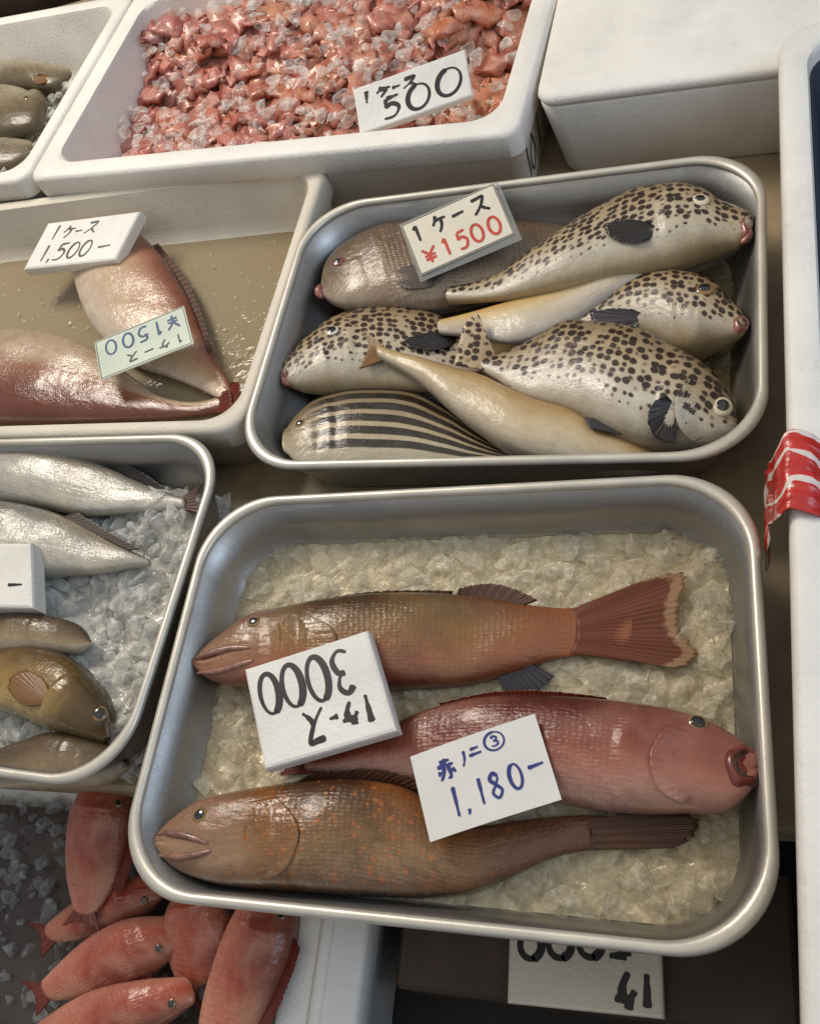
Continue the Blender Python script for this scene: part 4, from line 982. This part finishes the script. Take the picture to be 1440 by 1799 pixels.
    def frame(s, mat, m=.02, wd=.0012):
        W_ = np.linalg.norm(s.ux); H_ = np.linalg.norm(s.uy); V = []; a, b = m, m * W_ / H_; ia, ib = a + wd / W_, b + wd / H_
        for x, y in ((a, b), (1 - a, b), (1 - a, 1 - b), (a, 1 - b), (ia, ib), (1 - ia, ib), (1 - ia, 1 - ib), (ia, 1 - ib)): V.append(s.pt(x, y, .0002))
        return mk('border', V, [(k, (k + 1) % 4, 4 + (k + 1) % 4, 4 + k) for k in range(4)], M[mat], s.o, smooth=False)

CASE = lambda u, v, w_, h_, pen, sl=0, dv=0: [('1', u, v, w_ * .5, h_, pen, sl), ('ケ', u + w_ * .75, v + dv, w_, h_, pen, sl), ('ー', u + w_ * 1.95, v + 1.6 * dv, w_ * .7, h_, pen, sl), ('ス', u + w_ * 2.85, v + 2.4 * dv, w_, h_, pen, sl)]
# 500 on foam
t = Tag('price_tag', 'white foam sign marked 500 stuck in the pink seafood', (620, 157), (816, 86), (632, 236), (.118, .118, .097), .010, 'foam')
t.write([('1', .07, .60, .07, .26, .0034, .1), ('ケ', .18, .62, .14, .22, .0036, .1), ('ー', .33, .66, .09, .14, .0026), ('ス', .42, .62, .14, .22, .0030, .1)]
        + [('5', .20, .12, .20, .44, .0036, .05), ('0', .42, .10, .24, .52, .0036, .1), ('0', .68, .16, .26, .56, .0036, .12)], 'ink', brush=.8)
# 1,500 on a thick foam block
t = Tag('price_tag', 'thick white foam block marked 1,500 on the pink fish', (84, 391), (247, 370), (40, 474), (.072, .072, .060), .016, 'foam', bevel=.003)
t.write([('1', .13, .60, .07, .30, .0023, .1), ('ケ', .24, .60, .13, .26, .0023, .1), ('ー', .38, .62, .09, .2, .0019), ('ス', .48, .64, .13, .26, .0023, .1),
         ('1', .14, .14, .05, .34, .0023, .1), (',', .21, .14, .06, .3, .0019), ('5', .26, .14, .14, .34, .0023, .1), ('0', .41, .15, .12, .32, .0023, .1), ('0', .54, .16, .12, .32, .0023, .1), ('-', .72, .22, .16, .2, .0021)], 'ink')
# upside-down laminated card
t = Tag('price_tag', 'laminated price card turned upside down with blue figures', (340, 603), (177, 668), (323, 537), (.066, .062, .066), .0015, 'card_green', bevel=.0003)
t.frame('frame_dark', .012, .0008)
t.write([('¥', .07, .12, .16, .34, .0026), ('1p', .25, .12, .12, .36, .0026), ('5', .40, .12, .14, .36, .0026), ('0', .57, .12, .14, .36, .0026), ('0', .76, .12, .14, .36, .0022)], 'ink_blue', 'blue_figures', brush=.1)
t.write([('1p', .08, .64, .09, .22, .0017), ('ケ', .22, .64, .13, .22, .0018), ('ー', .39, .64, .12, .22, .0018), ('ス', .56, .64, .13, .22, .0018)], 'ink', brush=.2)
# printed card in a clear sleeve
t = Tag('price_tag', 'cream printed price card reading 1500 in red', (704, 396), (866, 322), (739, 484), (.090, .094, .070), .0014, 'card', bevel=.0003)
t.frame('frame_dark', .006, .0007)
t.write([('1p', .06, .58, .13, .30, .0028), ('ケ', .28, .58, .17, .32, .0028), ('ー', .49, .60, .15, .3, .0028), ('ス', .70, .58, .19, .32, .0028)], 'ink', brush=.25)
t.write([('¥', .08, .13, .17, .28, .0024), ('1p', .28, .13, .13, .32, .0026), ('5', .44, .13, .14, .32, .0026), ('0', .60, .13, .14, .32, .0026), ('0', .78, .13, .14, .32, .0026)], 'ink_red', 'red_figures', brush=.1)
sl = Tag('sleeve', 'x', (699, 392), (874, 316), (737, 494), (.090, .094, .069), .0008, 'clear', bevel=.0002)
for k in ('label', 'category'): del sl.o[k]
sl.o.location = Vector(sl.o.location) - Vector(sl.n) * .0024 - t.o.location; sl.o.parent = t.o
sl.o.name = 'sleeve'
# 3000 on foam, upside down
t = Tag('price_tag', 'white foam block marked 3000 upside down across the brown fish', (697, 1284), (464, 1352), (645, 1106), (.079, .074, .081), .013, 'foam', bevel=.0025)
t.write([('1', .12, .60, .06, .26, .0038), ('ケ', .22, .62, .14, .22, .0040), ('ー', .37, .66, .08, .12, .0030), ('ス', .46, .58, .18, .34, .0036, .1),
         ('3', .18, .12, .16, .42, .0036), ('0', .36, .10, .19, .44, .0042), ('0', .56, .10, .19, .42, .0042), ('0', .75, .12, .18, .40, .0040)], 'ink', brush=.7)
# paper note
t = Tag('price_tag', 'white paper note with blue pen writing across two fish', (721, 1330), (939, 1254), (756, 1480), (.076, .079, .072), .0004, 'paper', wave=.003)
t.write([('赤', .17, .60, .16, .24, .0024), ('ノ', .36, .66, .08, .2, .0016), ('ニ', .44, .74, .11, .14, .0018), ('O', .58, .74, .15, .21, .0014), ('3', .62, .79, .07, .11, .0013),
         ('1', .24, .16, .05, .34, .0022), (',', .32, .18, .05, .2, .0018), ('1', .44, .20, .05, .30, .0020), ('8', .52, .22, .12, .28, .0020), ('0', .68, .25, .11, .28, .0020), ('-', .82, .38, .15, .12, .0020)], 'ink_pen', brush=.5)
# foam block at the left edge
t = Tag('price_tag', 'white foam block cut off by the left photo edge on silver fish', (-110, 955), (54, 953), (-112, 1066), (.080, .080, .072), .02, 'foam', bevel=.003)
t.write([('-', .74, .30, .18, .1, .0026), ('0', .40, .2, .2, .4, .003)], 'ink')
# tag under the front tray
t = Tag('price_tag', 'white foam sign sticking out below the front tray upside down', (1166, 1790), (890, 1762), (1160, 1640), (-.046, -.046, -.046), .012, 'foam_grey', bevel=.002)
t.write([('1', .07, .50, .06, .40, .0048), ('ケ', .16, .50, .15, .44, .0052), ('5', .16, -.02, .2, .34, .0048), ('0', .36, .02, .19, .34, .0050), ('0', .56, .06, .19, .34, .0050), ('0', .76, .10, .18, .34, .0050)], 'ink', brush=.4)

# handwriting on the side of the seafood box
def scribble(parent, pts, pen):
    V = []; Fc = []
    for st in pts:
        C = spl(np.array(st, float), 30); T = np.gradient(C, axis=0); T /= np.linalg.norm(T, axis=1)[:, None] + 1e-9
        a = math.radians(-7); nx = np.array([math.cos(a), math.sin(a), 0]); b = len(V)
        for i in range(30):
            s_ = np.cross(T[i], nx); 
            for sg in (1, -1): V.append(C[i] + sg * s_ * pen / 2)
        for i in range(29): Fc.append((b + 2 * i, b + 2 * i + 1, b + 2 * i + 3, b + 2 * i + 2))
    return mk('handwriting', V, Fc, M['ink'], parent, smooth=False)
bA = bpy.data.objects['foam_box.001']
def sidept(y, z):     # on the right face of the seafood box, local frame
    x = .290 - (.004 if z < .07 else 0.) + .0007 - max(0, (.07 - z)) * .12
    return (x, y, z)
V = []; Fc = []
for st in ([(-.150, .066), (-.145, .045), (-.14, .025), (-.15, .015), (-.155, .03)], [(-.13, .066), (-.12, .05), (-.115, .03), (-.125, .02), (-.135, .04), (-.125, .06)], [(-.10, .066), (-.095, .04), (-.09, .018)]):
    C = spl(np.array(st), 30); T = np.gradient(C, axis=0); T /= np.linalg.norm(T, axis=1)[:, None]; b = len(V)
    for i in range(30):
        for sg in (1, -1): V.append(sidept(C[i, 0] - sg * T[i, 1] * .0013, C[i, 1] + sg * T[i, 0] * .0013))
    for i in range(29): Fc.append((b + 2 * i, b + 2 * i + 1, b + 2 * i + 3, b + 2 * i + 2))
V = np.array(V); me_o = mk('handwriting', V, Fc, M['ink'], None, smooth=False); me_o.parent = bA

# red and white plastic bag hung over the rim of the right box
def bag():
    t = NT('red_white_plastic'); o = t.uv('norm'); u, v, _ = t.xyz(o)
    wv = t.noise(o, 2.2, 3, .5)
    band = t.math('ABSOLUTE', t.math('SINE', t.math('ADD', t.math('MULTIPLY', v, 9.0), t.math('MULTIPLY', wv, 7.0))))
    col = t.ramp(band, [(.0, (222, 208, 198)), (.36, (222, 208, 198)), (.42, (196, 40, 30)), (1, (184, 32, 24))])
    t.set(Base_Color=col, Roughness=.3, Coat_Weight=.4, Normal=t.bump(t.noise(o, 9, 4), .5, .004))
    # path over the rim: hangs outside, crosses the rim, dips inside
    a0 = P(1352, 960, .055); a1 = P(1352, 880, .095); a2 = P(1368, 845, .139); a3 = P(1382, 825, .1445); a4 = P(1420, 828, .1445); a5 = P(1446, 842, .138); a6 = P(1452, 850, .105)
    b0 = P(1374, 975, .055); b1 = P(1372, 905, .095); b2 = P(1374, 872, .140)
    path = spl([a0, a1, a2, a3, a4, a5, a6], 44); V = []; uv = []; nu, nv = 44, 22
    wdir = np.array([math.sin(math.radians(2.6)), math.cos(math.radians(2.6)), 0]); wdir = np.array([-.045, 1, 0]) * .5
    q = np.random.default_rng(3); ph = q.uniform(0, 6, 6)
    for sgn in (0, 1):
        for i in range(nu):
            s_ = i / (nu - 1); wd = .020 + .006 * math.sin(s_ * 3.0) + .003 * math.sin(s_ * 11)
            for j in range(nv):
                v = j / (nv - 1) - .5
                z = .0016 * math.sin(v * 17 + s_ * 6 + ph[0]) + .0013 * math.sin(v * 31 - s_ * 9 + ph[1]) 
                p = path[i] + np.array([0.04, 1, 0]) * v * wd * 2
                nx = -1 if s_ < .35 else (0 if s_ < .75 else 1)
                p = p + np.array([nx * abs(z) * 1.2, 0, abs(z)]) + np.array([0, 0, -.0005 * sgn]) + np.array([-.0004 * nx * sgn, 0, 0])
                V.append(p); uv.append((s_, j / (nv - 1)))
    Fc = []; A = nu * nv
    for i in range(nu - 1):
        for j in range(nv - 1):
            k = i * nv + j; Fc.append((k, k + 1, k + nv + 1, k + nv)); Fc.append((A + k, A + k + nv, A + k + nv + 1, A + k + 1))
    ob = mk('plastic_bag', V, Fc, t.m, None, uvs={'norm': np.array(uv)}, loc=np.mean(V, 0))
    tag(ob, 'red and white plastic bag hung over the right foam box rim', 'plastic bag')
bag()
sheet('dark sheet painting the shade in the lower box', cF, .5, .44, .24, .02, -.082, 'dark_shade', 'shade_sheet')  # sheet added to darken the pale box floor like shade
